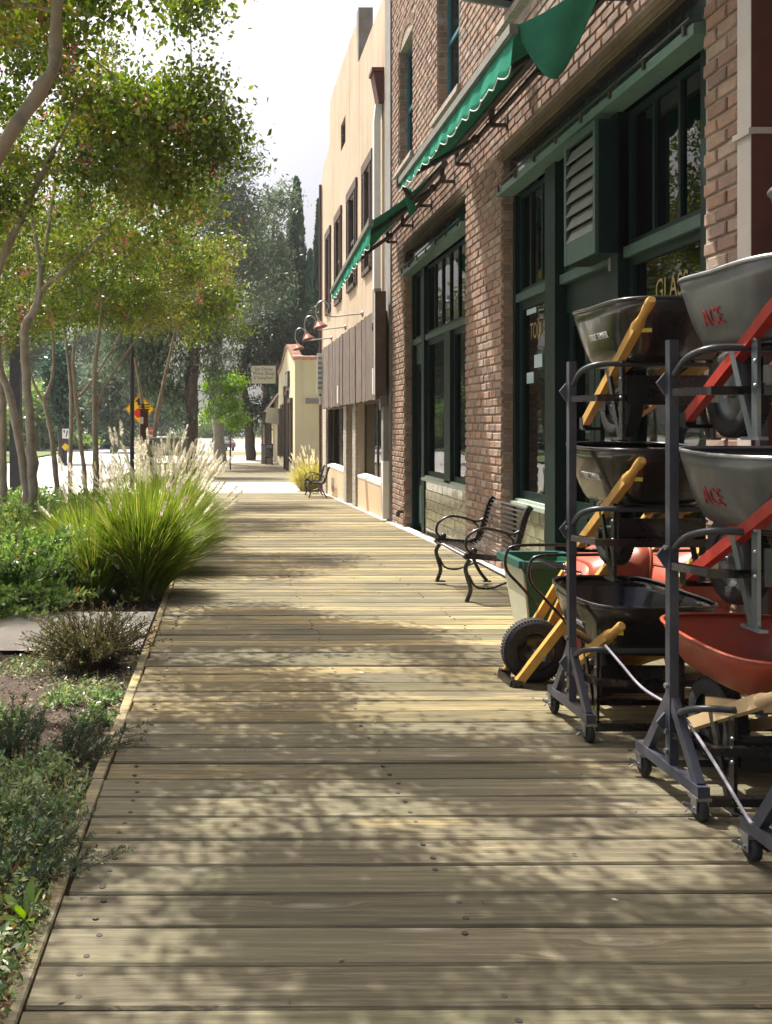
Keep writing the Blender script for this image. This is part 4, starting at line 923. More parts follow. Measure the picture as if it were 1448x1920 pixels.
# ================================================================== DISPLAY RACKS
def rack(yp, x0, label, tiers, top):
    g = gz(yp); t = thing('display_rack', label, 'rack', (x0, yp, g), 'wheelbarrow display racks')
    MB().box(x0-.018, x0+.018, yp-.018, yp+.018, g+.135, g+top).obj('upright', m_rack, t)
    MB().box(x0+.93, x0+.97, yp-.02, yp+.02, g+.05, g+top).obj('rear_upright', m_rack, t)
    MB().box(x0-.0225, x0+.0225, yp-.24, yp+.27, g+.10, g+.14).obj('base_bar', m_rack, t)
    for s, e in ((-1, -.205), (1, .2)):
        MB().bar((x0, yp+s*.012, g+.40), (x0, yp+e, g+.135), .04, .03, (1, 0, 0)).obj('brace', m_rack, t)
    for z in (.19, .27, .45, 1.0): MB().cyl((x0-.03, yp, g+z), (x0-.02, yp, g+z), .011, 6).obj('bolt', m_galv, t)
    m = MB(); m.bar((x0+.02, yp-.2, g+.07), (x0+.95, yp-.2, g+.07), .03, .03); m.bar((x0+.02, yp+.2, g+.07), (x0+.95, yp+.2, g+.07), .03, .03); m.obj('floor_rail', m_blackmetal, t)
    for z in tiers:
        m = MB(); y2 = yp-.22
        p = curve([(x0, yp-.02, z-.09), (x0+.0, yp-.12, z-.03), (x0+.05, yp-.20, z), (x0+.16, yp-.23, z)], 4)+[Vector((x0+.93, yp-.23, z))]
        m.tube(p, .0135, 6); m.obj('cradle_arm', m_rackarm, t)
        m = MB(); m.bar((x0, yp-.01, z-.16), (x0+.06, yp-.2, z-.16), .03, .03); m.bar((x0+.04, yp-.2, z-.16), (x0+.93, yp-.2, z-.16), .03, .032); m.obj('cross_bar', m_blackmetal, t)
        m = MB(); m.prism([(x0-.022, yp+.01, z-.08), (x0-.055, yp+.01, z-.12), (x0-.022, yp+.01, z-.17)], (0, .012, 0)); m.obj('clip_plate', m_rack, t)
    for yy in (yp-.21, yp+.24):
        c = thing('caster', None, None, (x0, yy, g)); c.parent = t; c.location = (0, yy-yp, 0)
        m = MB(); m.lathe([(0, -.014), (.04, -.015), (.047, -.01), (.049, 0), (.047, .01), (.04, .015), (0, .014)], (0, .0, .049), (1, 0, .0), 18); m.obj('wheel', m_tyre, c, False)
        m = MB(); m.box(-.024, -.019, -.02, .02, .035, .085); m.box(.019, .024, -.02, .02, .035, .085); m.box(-.03, .03, -.03, .03, .085, .098); m.cyl((-.028, 0, .049), (.028, 0, .049), .007, 6); m.obj('fork', m_galv, c, False)
        m = MB(); m.prism([(-.025, .01, .055), (-.05, .02, .064), (-.048, .035, .048), (-.025, .02, .042)], (0, .004, .004)); m.prism([(-.03, .015, .045), (-.052, .01, .034), (-.045, .02, .026)], (0, .004, .003)); m.obj('brake_lever', m_galv, c, False)
    return t
m_rackarm = M('dark_grey_arm', (.045, .05, .058), .4, metal=.2, var=.15)
rack(4.53, 1.75, 'grey display rack nearest the leaning wheelbarrow, holding the black wheelbarrows', (1.69, 1.0, .33), 1.83)
rack(3.62, 1.80, 'grey display rack in the middle, holding the grey wheelbarrows', (1.69, 1.0, .33), 1.83)
rack(2.82, 1.79, 'grey display rack cut by the right edge, only its bottom bar and caster showing', (1.85,), 1.9)
m = MB(); m.tube(curve([(1.80, 4.3, .30), (1.83, 4.22, .31), (1.79, 4.08, .2), (1.79, 3.9, .05), (1.80, 3.75, .0), (1.79, 3.645, -.0+.15*0), (1.785, 3.60, .05)], 6)[:-6]+curve([(1.79, 3.7, .0), (1.79, 3.645, .01), (1.83, 3.58, .19*0+.02)], 4), .006, 6)
m = MB(); pA = [at(1135, 1210, 4.2), at(1165, 1245, 4.08), at(1205, 1290, 3.9), at(1262, 1325, 3.66)]; pB = [at(1288, 1350, 3.58), at(1340, 1430, 3.25), at(1400, 1530, 2.98), at(1412, 1545, 2.93)]
m.tube(curve(pA, 6)+curve(pB, 6), .0065, 7); m.obj('cable', M('grey_cable', (.25, .25, .29), .45), None); setp(bpy.data.objects['cable'], 'thin grey security cable sagging between the display racks', 'cable')
# ================================================================== BIN
b = thing('green_bin', 'green plastic bin with pale cream side and dark green rim beside the leaning wheelbarrow', 'bin', (2.2, 6.35, gz(6.35)))
X0, X1, Y0, Y1 = 2.08, 2.48, 6.22, 6.68; z0, z1 = gz(6.3), gz(6.3)+.60
def taper(zz, k): i = .09*(1-(zz-z0)/(z1-z0)); return [(X0+i+k, Y0+i+k, zz), (X1-i-k, Y0+i+k, zz), (X1-i-k, Y1-i-k, zz), (X0+i+k, Y1-i-k, zz)]
m = MB(); a, c = taper(z0+.02, 0), taper(z1, 0); e, f = taper(z1, .012), taper(z0+.05, .012)
m.add(a+c+e+f, [(0, 1, 5, 4), (1, 2, 6, 5), (2, 3, 7, 6), (4, 5, 9, 8), (5, 6, 10, 9), (6, 7, 11, 10), (7, 4, 8, 11), (8, 9, 13, 12), (9, 10, 14, 13), (10, 11, 15, 14), (11, 8, 12, 15), (12, 13, 14, 15), (3, 2, 1, 0)]); m.obj('body', m_bing, b)
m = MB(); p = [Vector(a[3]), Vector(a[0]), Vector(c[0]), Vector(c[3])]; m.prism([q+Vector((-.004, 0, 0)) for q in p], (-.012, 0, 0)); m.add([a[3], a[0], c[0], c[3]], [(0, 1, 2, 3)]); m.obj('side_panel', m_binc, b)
m = MB(); r_ = [Vector(q) for q in taper(z1, -.02)]
for k in range(4): m.bar(r_[k], r_[(k+1) % 4], .05, .05)
m.obj('rim', m_binrim, b)
m = MB(); m.bar((X0-.02, Y0-.01, z1-.02), (X0+.04, Y0-.03, z1-.12), .05, .012); m.obj('lip', m_binrim, b)
# ================================================================== BENCHES
def bench(label, loc):
    t = thing('park_bench', label, 'bench', loc, 'black slatted benches'); L = 1.12
    pr = curve([(.0, 0, .40), (.035, 0, .425), (.22, 0, .412), (.37, 0, .405), (.445, 0, .45), (.49, 0, .57), (.555, 0, .80), (.60, 0, .87)], 10)
    d = [0]
    for a, c in zip(pr[:-1], pr[1:]): d.append(d[-1]+(c-a).length)
    s = .015
    xs = [p.x for p in pr]; zs = [p.z for p in pr]; k = 0
    slat_me = MB().box(-.0085, .0085, .025, L-.025, -.003, .003).mesh('slat'); slat_me.materials.append(m_bronze)
    while s < d[-1]-.01:
        x, z = np.interp(s, d, xs), np.interp(s, d, zs); x2, z2 = np.interp(s+.01, d, xs), np.interp(s+.01, d, zs)
        o = bpy.data.objects.new('slat', slat_me); COL.objects.link(o); o.parent = t; o.location = (x, 0, z); o.rotation_euler = (0, -math.atan2(z2-z, x2-x), 0)
        s += .042
    for y in (0, L):
        m = MB()
        for a, c in zip(pr[:-1], pr[1:]): m.bar(a+Vector((0, y, 0)), c+Vector((0, y, 0))+(c-a)*.15, .045, .05, (0, 0, 1) if abs((c-a).normalized().z) < .8 else (1, 0, 0))
        m.obj('side_frame', m_blackmetal, t, False)
        m = MB(); m.tube(curve([(.05, y, .39), (.01, y, .32), (.03, y, .22), (.055, y, .12), (.02, y, .015)], 5), [.02]*21, 8); m.box(-.0, .10, y-.025, y+.025, 0, .012); m.obj('leg', m_blackmetal, t, False)
        m = MB(); m.tube(curve([(.36, y, .38), (.40, y, .22), (.46, y, .10), (.53, y, .012)], 5), .018, 8); m.box(.49, .57, y-.025, y+.025, 0, .012); m.obj('leg', m_blackmetal, t, False)
        m = MB(); m.tube(curve([(.04, y, .25), (.10, y, .15), (.22, y, .13), (.34, y, .17), (.42, y, .20)], 5), .011, 6); m.obj('leg_brace', m_blackmetal, t, False)
        m = MB(); m.tube(curve([(.52, y, .66), (.42, y, .62), (.28, y, .66), (.14, y, .67), (.03, y, .60), (.015, y, .50), (.075, y, .44)], 6), .013, 7); m.tube(curve([(.38, y, .625), (.44, y, .56), (.42, y, .46), (.36, y, .43)], 5), .011, 6); m.ball((.085, y, .47), .032, 12, 8); m.obj('armrest', m_blackmetal, t, False)
    m = MB(); m.tube([(.30, 0, .395), (.30, L, .395)], .012, 6); m.tube([(.43, .02, .2), (.43, L-.02, .2)], .011, 6); m.box(.20, .24, L/2-.02, L/2+.02, .385, .40); m.obj('stretcher', m_blackmetal, t, False)
    return t
bench('black metal slatted bench beside the tiled wall and green bin', (2.2, 8.2, gz(8.4)-.0))
bench('black metal slatted bench far along the boardwalk before the pale grass clump', (2.42, 25.2, gz(25.4)))
nb_ = thing('newspaper_box', 'black newspaper box on legs at the far end of the boardwalk', 'newspaper box', (3.1, 59, -1.18))
p0 = at(497, 871, 59); p1 = at(512, 832, 59)
m = MB(); m.box(p0.x, p1.x, 58.7, 59.2, -.75, p1.z); m.obj('case', m_blackmetal, nb_)
for x in (p0.x+.03, p1.x-.08):
    for yy in (58.72, 59.12): MB().box(x, x+.06, yy, yy+.06, -1.18, -.75).obj('leg', m_blackmetal, nb_)
m = MB(); m.box(p0.x+.07, p1.x-.07, 58.68, 58.699, -.1, p1.z-.06); m.obj('display_pane', m_concd, nb_); MB().box(p0.x+.05, p1.x-.05, 58.68, 58.699, -.65, -.25).obj('front_panel', m_carg, nb_)
nb2 = thing('litter_bin', 'grey box standing behind the black newspaper box', 'bin', (2.9, 60.2, -1.18))
p0 = at(490, 860, 60.2); m = MB(); m.box(p0.x, p0.x+.75, 60, 60.5, -1.18, .08); m.obj('body', m_concd, nb2); MB().box(p0.x-.03, p0.x+.78, 59.97, 60.53, .08, .14).obj('lid', m_post, nb2)
# ================================================================== SIGNS, POSTS, VEHICLES
def pole(name, label, cat, px, Y, pyt, r, mat, sq=False):
    p = at(px, pyt, Y); g = gz(Y)-.1
    m = MB(); m.box(p.x-r, p.x+r, Y-r, Y+r, g, p.z) if sq else m.tube([(p.x, Y, g), (p.x, Y, p.z)], [r, r*.85], 10)
    return m, p
def octa(c, r, y): return [(c.x+r*math.cos(math.pi/8+k*math.pi/4), y, c.z+r*math.sin(math.pi/8+k*math.pi/4)) for k in range(8)]
Y = 31.0; c = at(262, 767, Y); s = 29*Y/F
t = thing('warning_sign', 'yellow diamond stop ahead sign with black arrow and red octagon behind a brown post', 'sign', (c.x, Y, gz(Y)))
dia = lambda r, y: [(c.x-r, y, c.z), (c.x, y, c.z-r), (c.x+r, y, c.z), (c.x, y, c.z+r)]
MB().prism(dia(s, Y), (0, .01, 0)).obj('plate', m_signy, t)
m = MB()
for k in range(4):
    a = Vector(dia(s*.93, Y-.003)[k]); b_ = Vector(dia(s*.93, Y-.003)[(k+1) % 4]); m.bar(a, b_, .004, .022)
a = c+Vector((0, -.004, s*.32)); m.prism([(c.x-.17, Y-.004, c.z+.24), (c.x+.17, Y-.004, c.z+.24), (c.x, Y-.004, c.z+.42)], (0, .002, 0)); m.box(c.x-.07, c.x+.07, Y-.004, Y-.002, c.z+.12, c.z+.24); m.obj('arrow', m_signk, t)
MB().prism(octa(c+Vector((-.02, 0, -.14)), .17, Y-.005), (0, .003, 0)).obj('octagon', m_signr, t)
MB().box(c.x-.03, c.x+.03, Y+.011, Y+.06, gz(Y)-.1, c.z+s*.8).obj('post', m_galv, t)
m, p = pole('lamp_post', '', '', 248, 26.0, 300, .068, m_post); t = thing('lamp_post', 'slim dark lamp post in front of the yellow diamond sign', 'lamp post', (p.x, 26, gz(26))); m.obj('pole', m_post, t); MB().lathe([(.0, .5), (.12, .45), (.16, .1), (.08, 0), (.0, 0)], (p.x, 26, p.z), (0, 0, 1), 12).obj('lantern', m_post, t)
Yp = 24.0; p = at(271, 765, Yp)
t = thing('wooden_post', 'brown wooden post with slatted top box before the yellow diamond sign', 'post', (p.x, Yp, gz(Yp)))
MB().box(p.x-.1, p.x+.1, Yp-.1, Yp+.1, gz(Yp)-.1, p.z-.05).obj('shaft', m_postb, t)
m = MB()
for k in range(3): m.box(p.x-.14, p.x+.14, Yp-.14, Yp+.14, p.z-.05+k*.06, p.z-.02+k*.06)
m.obj('slatted_top', m_postb, t)
MB().box(p.x-.105, p.x-.02, Yp-.104, Yp-.1005, p.z-.42, p.z-.24).obj('tag', m_white, t)
Yp = 88.0; c = at(284, 808, Yp)
t = thing('stop_sign', 'small far red stop sign right of the yellow diamond sign', 'sign', (c.x, Yp, gz(Yp))); MB().prism(octa(c, .4, Yp), (0, .02, 0)).obj('plate', m_signr, t); put_text('lettering', 'STOP', .28, m_letterwhite, (c.x, Yp-.006, c.z), (1, 0, 0), (0, 0, 1), t); MB().box(c.x-.04, c.x+.04, Yp+.021, Yp+.08, -1.3, c.z+.3).obj('post', m_galv, t)
Yp = 20.5; a = at(276, 846, Yp); b_ = at(352, 822, Yp)
t = thing('number_sign', 'low grey sign board numbered 20 behind the fountain grass', 'sign', ((a.x+b_.x)/2, Yp, gz(Yp))); MB().box(a.x, b_.x, Yp, Yp+.05, a.z-.1, b_.z).obj('board', M('grey_green_board', (.27, .29, .24), .7), t); MB().box(a.x-.02, b_.x+.02, Yp-.01, Yp+.06, b_.z, b_.z+.03).obj('cap', m_white, t)
put_text('number', '20', .17, m_signk, at(287, 833, Yp)+Vector((0, -.006, 0)), (1, 0, 0), (0, 0, 1), t, ext=.003)
for x in (a.x+.05, b_.x-.12): MB().box(x, x+.07, Yp+.051, Yp+.11, gz(Yp)-.1, a.z).obj('leg', m_post, t)
Yp = 60.0; a = at(117, 822, Yp); b_ = at(129, 804, Yp)
t = thing('arrow_sign', 'white road sign with black arrows above a yellow marker across the road', 'sign', (a.x, Yp, gz(60))); MB().box(a.x, b_.x, Yp, Yp+.02, a.z, b_.z).obj('plate', m_white, t)
m = MB(); w = b_.x-a.x; m.prism([(a.x+.05, Yp-.004, b_.z-.1), (a.x+.19, Yp-.004, b_.z-.1), (a.x+.14, Yp-.004, b_.z-.32)], (0, .002, 0)); m.prism([(a.x+.22, Yp-.004, a.z+.08), (a.x+.3, Yp-.004, a.z+.08), (a.x+.38, Yp-.004, b_.z-.08), (a.x+.3, Yp-.004, b_.z-.12)], (0, .002, 0)); m.obj('arrow', m_signk, t)
c = at(123, 838, Yp); MB().prism([(c.x-.26, Yp-.01, c.z), (c.x, Yp-.01, c.z-.26), (c.x+.26, Yp-.01, c.z), (c.x, Yp-.01, c.z+.26)], (0, .01, 0)).obj('yellow_marker', m_signy, t); MB().box(c.x-.09, c.x+.09, Yp+.021, Yp+.16, -1.3, b_.z).obj('post', m_post, t)
p = at(30, 690, 24.5); t = thing('timber_post', 'thick dark square post beside the road behind the pale tree trunks', 'post', (p.x, 24.5, gz(24.5))); MB().box(p.x-.14, p.x+.14, 24.36, 24.64, gz(24.5)-.15, 4.2).obj('shaft', m_post, t); MB().box(p.x-.18, p.x+.18, 24.32, 24.68, 4.2, 4.3).obj('cap', m_post, t)
m, p = pole('x', '', '', 432, 70, 780, .06, m_post); t = m.obj('bollard_pole', m_post); setp(t, 'thin dark pole standing at the far end of the walk', 'pole')
def car(label, c, mat, yaw, g):
    t = thing('parked_car', label, 'car', c, 'cars on the far street'); t.rotation_euler = (0, 0, yaw)
    prof = [(-2.2, .35), (-2.25, .75), (-2.0, .95), (-1.55, 1.0), (-.95, 1.42), (.55, 1.45), (1.15, 1.0), (1.95, .9), (2.25, .7), (2.25, .35)]
    m = MB(); n = len(prof); vs = []
    for x in (-.88, -.8, .8, .88):
        e = abs(x) > .85
        vs += [(x, a, b_-(.06 if e and b_ > 1.2 else 0)) for a, b_ in prof]
    fs = [(r*n+k, r*n+(k+1) % n, (r+1)*n+(k+1) % n, (r+1)*n+k) for r in range(3) for k in range(n)]+[tuple(range(n))[::-1], tuple(range(3*n, 4*n))]
    m.add(vs, fs, False); m.obj('body', mat, t, False)
    m = MB()
    for s in (-.885, .885): m.prism([(s, -1.35, 1.0), (s, -.9, 1.34), (s, .5, 1.36), (s, .98, 1.0)], (.006*(1 if s > 0 else -1), 0, 0))
    m.obb((0, -1.27, 1.22), (.7, 0, 0), (0, .012, 0), (0, .12, .09)); m.obb((0, .88, 1.23), (.7, 0, 0), (0, .012, 0), (0, -.13, .10)); m.obj('window_glass', m_carg, t, False)
    for x in (-.8, .8):
        for yy in (-1.4, 1.4):
            w = MB().lathe([(0, -.1), (.26, -.1), (.33, -.07), (.33, .07), (.26, .1), (0, .1)], (x, yy, .33), (1, 0, 0), 16).obj('wheel', m_tyre, t, False); MB().lathe([(0, -.105), (.18, -.105), (.18, .105), (0, .105)], (x, yy, .33), (1, 0, 0), 10).obj('hubcap', m_galv, w, False)
    for x in (-.65, .65): MB().box(x-.15, x+.15, -2.27, -2.2, .62, .78).obj('tail_light', m_signr, t, False)
    return t
p = at(424, 840, 96); car('dark parked car at the far end of the walk beside the lime green tree', (p.x-.4, 96, -1.28), m_carp, .25, None)
p = at(300, 840, 98); car('silver car on the far street behind the low number sign', (p.x, 98, -1.28), m_cars, 1.5, None)
# pedestrian far down the street
p = at(454, 826, 150)
t = thing('person', 'distant person in a light blue shirt walking on the sunlit far street', 'person', (p.x, 150, -1.29))
bm_ = bpy.data.meshes.new('body'); J = [(0,0,.95), (0,0,1.2), (0,0,1.42), (0,0,1.5), (0,-.02,1.64), (.1,0,.9), (.13,-.08,.5), (.14,.05,.08), (.15,-.1,.04), (-.1,0,.9), (-.12,.12,.5), (-.13,.25,.1), (-.13,.1,.04), (.2,0,1.38), (.27,.05,1.12), (.3,-.05,.88), (-.2,0,1.38), (-.27,-.05,1.12), (-.3,-.15,.9)]
E = [(0,1),(1,2),(2,3),(3,4),(0,5),(5,6),(6,7),(7,8),(0,9),(9,10),(10,11),(11,12),(2,13),(13,14),(14,15),(2,16),(16,17),(17,18)]
bm_.from_pydata(J, E, []); o = link('body', bm_, M('skin_and_trousers', (.16, .12, .10), .8), t, False); sk = o.modifiers.new('s', 'SKIN'); rad = [.14,.15,.14,.06,.11,.1,.075,.05,.045,.1,.075,.05,.045,.07,.05,.04,.07,.05,.04]
for v_, r_ in zip(bm_.skin_vertices[0].data, rad): v_.radius = (r_, r_)
bm_.skin_vertices[0].data[0].use_root = True; o.modifiers.new('d', 'SUBSURF').levels = 1
m = MB(); m.tube([(0, 0, .93), (0, 0, 1.1), (0, 0, 1.35), (0, 0, 1.47)], [.19, .2, .21, .1], 10); m.tube([(.2, 0, 1.4), (.27, .05, 1.14)], [.09, .075], 8); m.tube([(-.2, 0, 1.4), (-.27, -.05, 1.14)], [.09, .075], 8); m.obj('shirt', M('light_blue_shirt', (.38, .5, .62), .8), t, False)
MB().ball((0, .02, 1.68), .115, 10, 8).obj('hair', m_twig, t, False)
#@@PLANTS
# ================================================================== CRAPE MYRTLES
V = Vector
def stem(pts): return [(V(p), r) for p, r in pts]
GM = 'crape myrtles beside the boardwalk'
def gp_(x, y, dz=0): return (x, y, gz(y)-.08+dz)
tree('crape_myrtle', 'nearest crape myrtle whose bent bare limb crosses the top left corner', 'tree',
     [stem([(gp_(-2.35, 5.5), .085), ((-2.15, 5.75, 1.2), .07), ((-1.75, 6.0, 2.6), .058), ((-1.46, 6.0, 3.22), .050), ((-1.13, 6.0, 3.72), .047), ((-1.10, 6.0, 3.95), .042), ((-1.06, 5.95, 4.6), .03)]),
      stem([(gp_(-2.38, 5.45), .08), ((-2.6, 5.3, 1.5), .06), ((-2.4, 5.0, 3.2), .045), ((-1.9, 4.9, 4.4), .03)])],
     [((-1.6, 5.6, 5.1), (1.5, 1.5, 1.0)), ((-.5, 5.4, 5.2), (1.0, 1.1, .7)), ((-2.2, 5.2, 5.3), (1.2, 1.3, 1.0)), ((-1.1, 6.9, 4.9), (.9, .8, .6)), ((-.1, 6.6, 5.0), (.8, .7, .5))], 40, 1150, 0.064, 0.040, 0.21, m_bark, l_myrtle, 1, 14, GM)
tree('crape_myrtle', 'second crape myrtle, crown reaching over the boardwalk beyond the frame edge trunk', 'tree',
     [stem([(gp_(-2.75, 9.0), .075), ((-2.7, 9.0, 1.3), .06), ((-2.3, 9.1, 2.8), .045), ((-1.7, 9.2, 4.2), .03)]), stem([(gp_(-2.8, 9.05), .07), ((-3.0, 9.1, 1.6), .055), ((-3.1, 9.3, 3.4), .035), ((-2.7, 9.2, 4.6), .025)])],
     [((-1.7, 9.1, 4.6), (1.4, 1.3, 1.1)), ((-.7, 9.2, 4.3), (.95, .9, .75)), ((-2.6, 9.0, 4.2), (1.2, 1.1, 1.2)), ((-1.4, 8.6, 5.3), (1.3, 1.2, .7)), ((-.05, 9.0, 4.5), (.45, .5, .4))], 44, 850, 0.064, 0.040, 0.20, m_bark, l_myrtle, 2, 16, GM)
T2 = lambda px, py, Y=14.0: tuple(at(px, py, Y))
tree('crape_myrtle', 'twin stemmed crape myrtle with pale forked trunk joined at the base, nearest full trunk', 'tree',
     [stem([(gp_(-2.92, 14.0), .095), (T2(62, 930), .085), (T2(57, 800), .075), (T2(46, 660), .065), (T2(48, 610), .068), (T2(66, 575), .05), (T2(84, 480, 14.1), .035), (T2(110, 300, 14.2), .026), (T2(130, 200, 14.3), .02)]),
      stem([(gp_(-2.95, 14.03), .09), (T2(48, 900, 14.05), .075), (T2(22, 760, 14.05), .062), (T2(0, 690, 14.05), .055), (T2(-40, 560, 14), .04), (T2(-70, 420, 14), .03)]),
      stem([(T2(50, 612), .05), (T2(74, 560), .045), (T2(72, 480), .036), (T2(40, 300, 13.9), .028), (T2(30, 200, 13.8), .02)]),
      stem([(T2(78, 545), .04), (T2(160, 470, 13.8), .032), (T2(260, 370, 13.6), .024), (T2(320, 300, 13.5), .018)])],
     [((-2.6, 14, 5.0), (2.0, 1.6, 1.6)), ((-1.2, 13.6, 5.2), (1.2, 1.1, 1.2)), ((-3.4, 14, 4.4), (1.3, 1.3, 1.0)), ((-.5, 13.6, 5.6), (.8, .9, .8)), ((-1.6, 13.8, 6.2), (1.4, 1.2, .7))], 92, 253, 0.070, 0.045, 0.193, m_bark, l_myrtle, 3, 22, GM)
tree('crape_myrtle', 'brown trunked crape myrtle at the left frame edge', 'tree',
     [stem([(gp_(-4.1, 17), .085), (T2(6, 900, 17), .08), (T2(4, 760, 17), .07), (T2(-4, 620, 17), .055), (T2(10, 500, 17), .035)])],
     [((-4.0, 17, 4.2), (1.7, 1.6, 1.3)), ((-4.6, 17, 3.4), (1.2, 1.2, .8))], 47, 236, 0.076, 0.050, 0.203, m_bark, l_myrtle, 4, 8, GM)
tree('crape_myrtle', 'slender crape myrtle leaning left with a pruned fork at head height', 'tree',
     [stem([(gp_(-3.62, 20), .065), (T2(107, 925, 20), .06), (T2(96, 810, 20), .055), (T2(83, 752, 20), .05), (T2(90, 735, 20), .05), (T2(100, 690, 20), .035), (T2(98, 560, 20), .025)]), stem([(T2(82, 755, 20), .04), (T2(62, 715, 20), .03), (T2(40, 640, 20.1), .022)])],
     [((-3.6, 20, 4.8), (1.8, 1.5, 1.5)), ((-3.0, 20, 5.8), (1.2, 1.1, .8))], 52, 236, 0.076, 0.050, 0.203, m_bark, l_myrtle, 5, 12, GM)
tree('crape_myrtle', 'two stemmed crape myrtle whose bare stems cross, behind the low planting', 'tree',
     [stem([(gp_(-3.62, 22), .06), (T2(132, 900, 22), .055), (T2(134, 800, 22), .05), (T2(133, 730, 22), .045), (T2(120, 600, 22), .03)]),
      stem([(gp_(-3.27, 22.1), .065), (T2(158, 890, 22), .06), (T2(148, 790, 22), .055), (T2(140, 735, 22), .055), (T2(138, 660, 22), .04), (T2(150, 560, 22), .028)]), stem([(T2(143, 748, 22), .04), (T2(172, 715, 22.1), .03), (T2(220, 640, 22.2), .022)])],
     [((-3.2, 22, 5.0), (1.9, 1.6, 1.5)), ((-2.2, 22.2, 4.6), (1.3, 1.2, 1.1))], 57, 236, 0.081, 0.050, 0.203, m_bark, l_myrtle, 6, 14, GM)
tree('crape_myrtle', 'straight crape myrtle with a strong right hand fork beside the fountain grass', 'tree',
     [stem([(gp_(-2.62, 19), .075), (T2(180, 890, 19), .068), (T2(178, 780, 19), .06), (T2(178, 690, 19), .052), (T2(184, 640, 19), .04), (T2(195, 540, 19), .028)]), stem([(T2(183, 765, 19), .045), (T2(200, 720, 19), .035), (T2(235, 665, 19), .026), (T2(290, 590, 19), .02)])],
     [((-2.0, 19, 4.9), (1.9, 1.5, 1.4)), ((-.7, 19, 4.3), (1.1, 1.1, 1.0)), ((-1.2, 19, 5.6), (1.2, 1.1, .8))], 63, 236, 0.076, 0.050, 0.203, m_bark, l_myrtle, 7, 16, GM)
tree('crape_myrtle', 'farthest crape myrtle, yellowing crown rising behind the fountain grass', 'tree',
     [stem([(gp_(-1.7, 24), .075), ((-1.75, 24, 1.2), .06), ((-1.5, 24, 2.6), .045), ((-1.2, 24, 4.0), .03)]), stem([(gp_(-1.73, 24.03), .06), ((-2.0, 24.1, 1.4), .05), ((-2.3, 24.1, 3.2), .03)])],
     [((-1.5, 24, 4.8), (1.9, 1.7, 1.5)), ((-.3, 23.8, 4.3), (1.0, 1.0, .9)), ((-1.0, 24, 6.0), (1.4, 1.3, .9))], 63, 218, 0.087, 0.057, 0.223, m_bark, l_myrtle, 8, 14, GM)
# ================================================================== BACKGROUND TREES
def bg(name, label, px, Y, trunk, blobs, ncl, nl, L, Wd, sig, bark, leafm, seed, cat='tree', group=None, droop=.3, r0=.02, shell=.3, flat=.8):
    b = at(px, 840, Y)
    st = [stem([((b.x, Y, gz(Y)-.15), trunk)]+[(tuple(at(a, c, Y)), trunk*f) for a, c, f in blobs[0]])]
    bl = []
    for (cx_, cy_, rx, ry) in blobs[1]:
        c = at(cx_, cy_, Y); k = Y/F; bl.append((tuple(c), (rx*k, min(rx*k, 3.2), ry*k)))
    return tree(name, label, cat, st, bl, int(ncl*1.4), int(nl*1.25), L*1.1, Wd*1.25, sig, bark, leafm, seed, 0, group, r0, droop, shell, .15, flat)
bg('eucalyptus', 'tall grey green eucalyptus rising behind the myrtle crowns, tallest of the far trees', 415, 60, .4, [[(405, 700, .9), (410, 500, .6), (415, 350, .35), (420, 270, .2)], [(440, 300, 48, 60), (410, 400, 75, 70), (470, 430, 40, 80), (400, 520, 70, 70), (480, 540, 40, 60), (430, 230, 35, 35), (350, 330, 50, 60)]], 150, 60, .32, .09, .6, m_barkg, l_gum, 21)
bg('eucalyptus', 'shorter grey green eucalyptus just left of the tall cypress', 500, 68, .3, [[(500, 650, .8), (510, 480, .5), (515, 400, .3)], [(520, 385, 32, 45), (495, 450, 40, 60), (505, 540, 38, 60), (470, 600, 35, 50)]], 90, 60, .32, .09, .55, m_barkg, l_gum, 22)
bg('eucalyptus', 'dark trunked eucalyptus with weeping foliage behind the yellow diamond sign', 358, 44, .34, [[(360, 760, .95), (362, 680, .85), (366, 600, .6), (375, 520, .4)], [(310, 690, 45, 90), (400, 660, 32, 55), (260, 690, 40, 80), (360, 590, 80, 60), (330, 760, 30, 45), (400, 730, 22, 50), (240, 620, 60, 60)]], 150, 75, .26, .06, .4, m_barkd, l_gum, 23, droop=1.6)
def cypress(label, px, pt, hw, Y, seed):
    rng = np.random.default_rng(seed); top = at(px, pt, Y); g = gz(Y)-.1; h = top.z-g; w = hw*Y/F
    t = thing('cypress', label, 'tree', (top.x, Y, g), 'columnar cypresses'); MB().tube([(top.x, Y, g), (top.x, Y, g+h*.9)], [.22, .05], 8).obj('trunk', m_barkd, t)
    n = 9000; z = rng.uniform(.03, 1, n); prof = np.clip(np.minimum(1, (1-z)**.55*1.25)*(.75+.25*np.minimum(1, z*6)), .02, 1); a = rng.uniform(0, 2*np.pi, n)
    lob = 1+.16*np.sin(a*3+z*14)+.13*np.sin(a*5-z*31)
    r = w*prof*lob*rng.uniform(.6, 1.04, n)
    C = np.stack([top.x+r*np.cos(a), Y+r*np.sin(a), g+z*h], 1); d = np.stack([np.cos(a)*.35, np.sin(a)*.35, np.ones(n)], 1)+rng.normal(size=(n, 3))*.25
    quads('crown', leaves(rng, C, .55, .16, 0, d), np.clip(.35+.25*np.sin(a*3+z*14)+rng.normal(size=n)*.2, 0, 1), l_cyp, t)
cypress('tall pointed dark green cypress in the middle of the far trees', 556, 335, 29, 72, 31)
cypress('narrow cypress pressed against the stucco building edge', 598, 376, 15, 74, 32)
cypress('lower cypress at the left shoulder of the tall one', 528, 440, 22, 76, 33)
cypress('lower cypress between the tall one and the stucco building', 582, 470, 20, 78, 34)
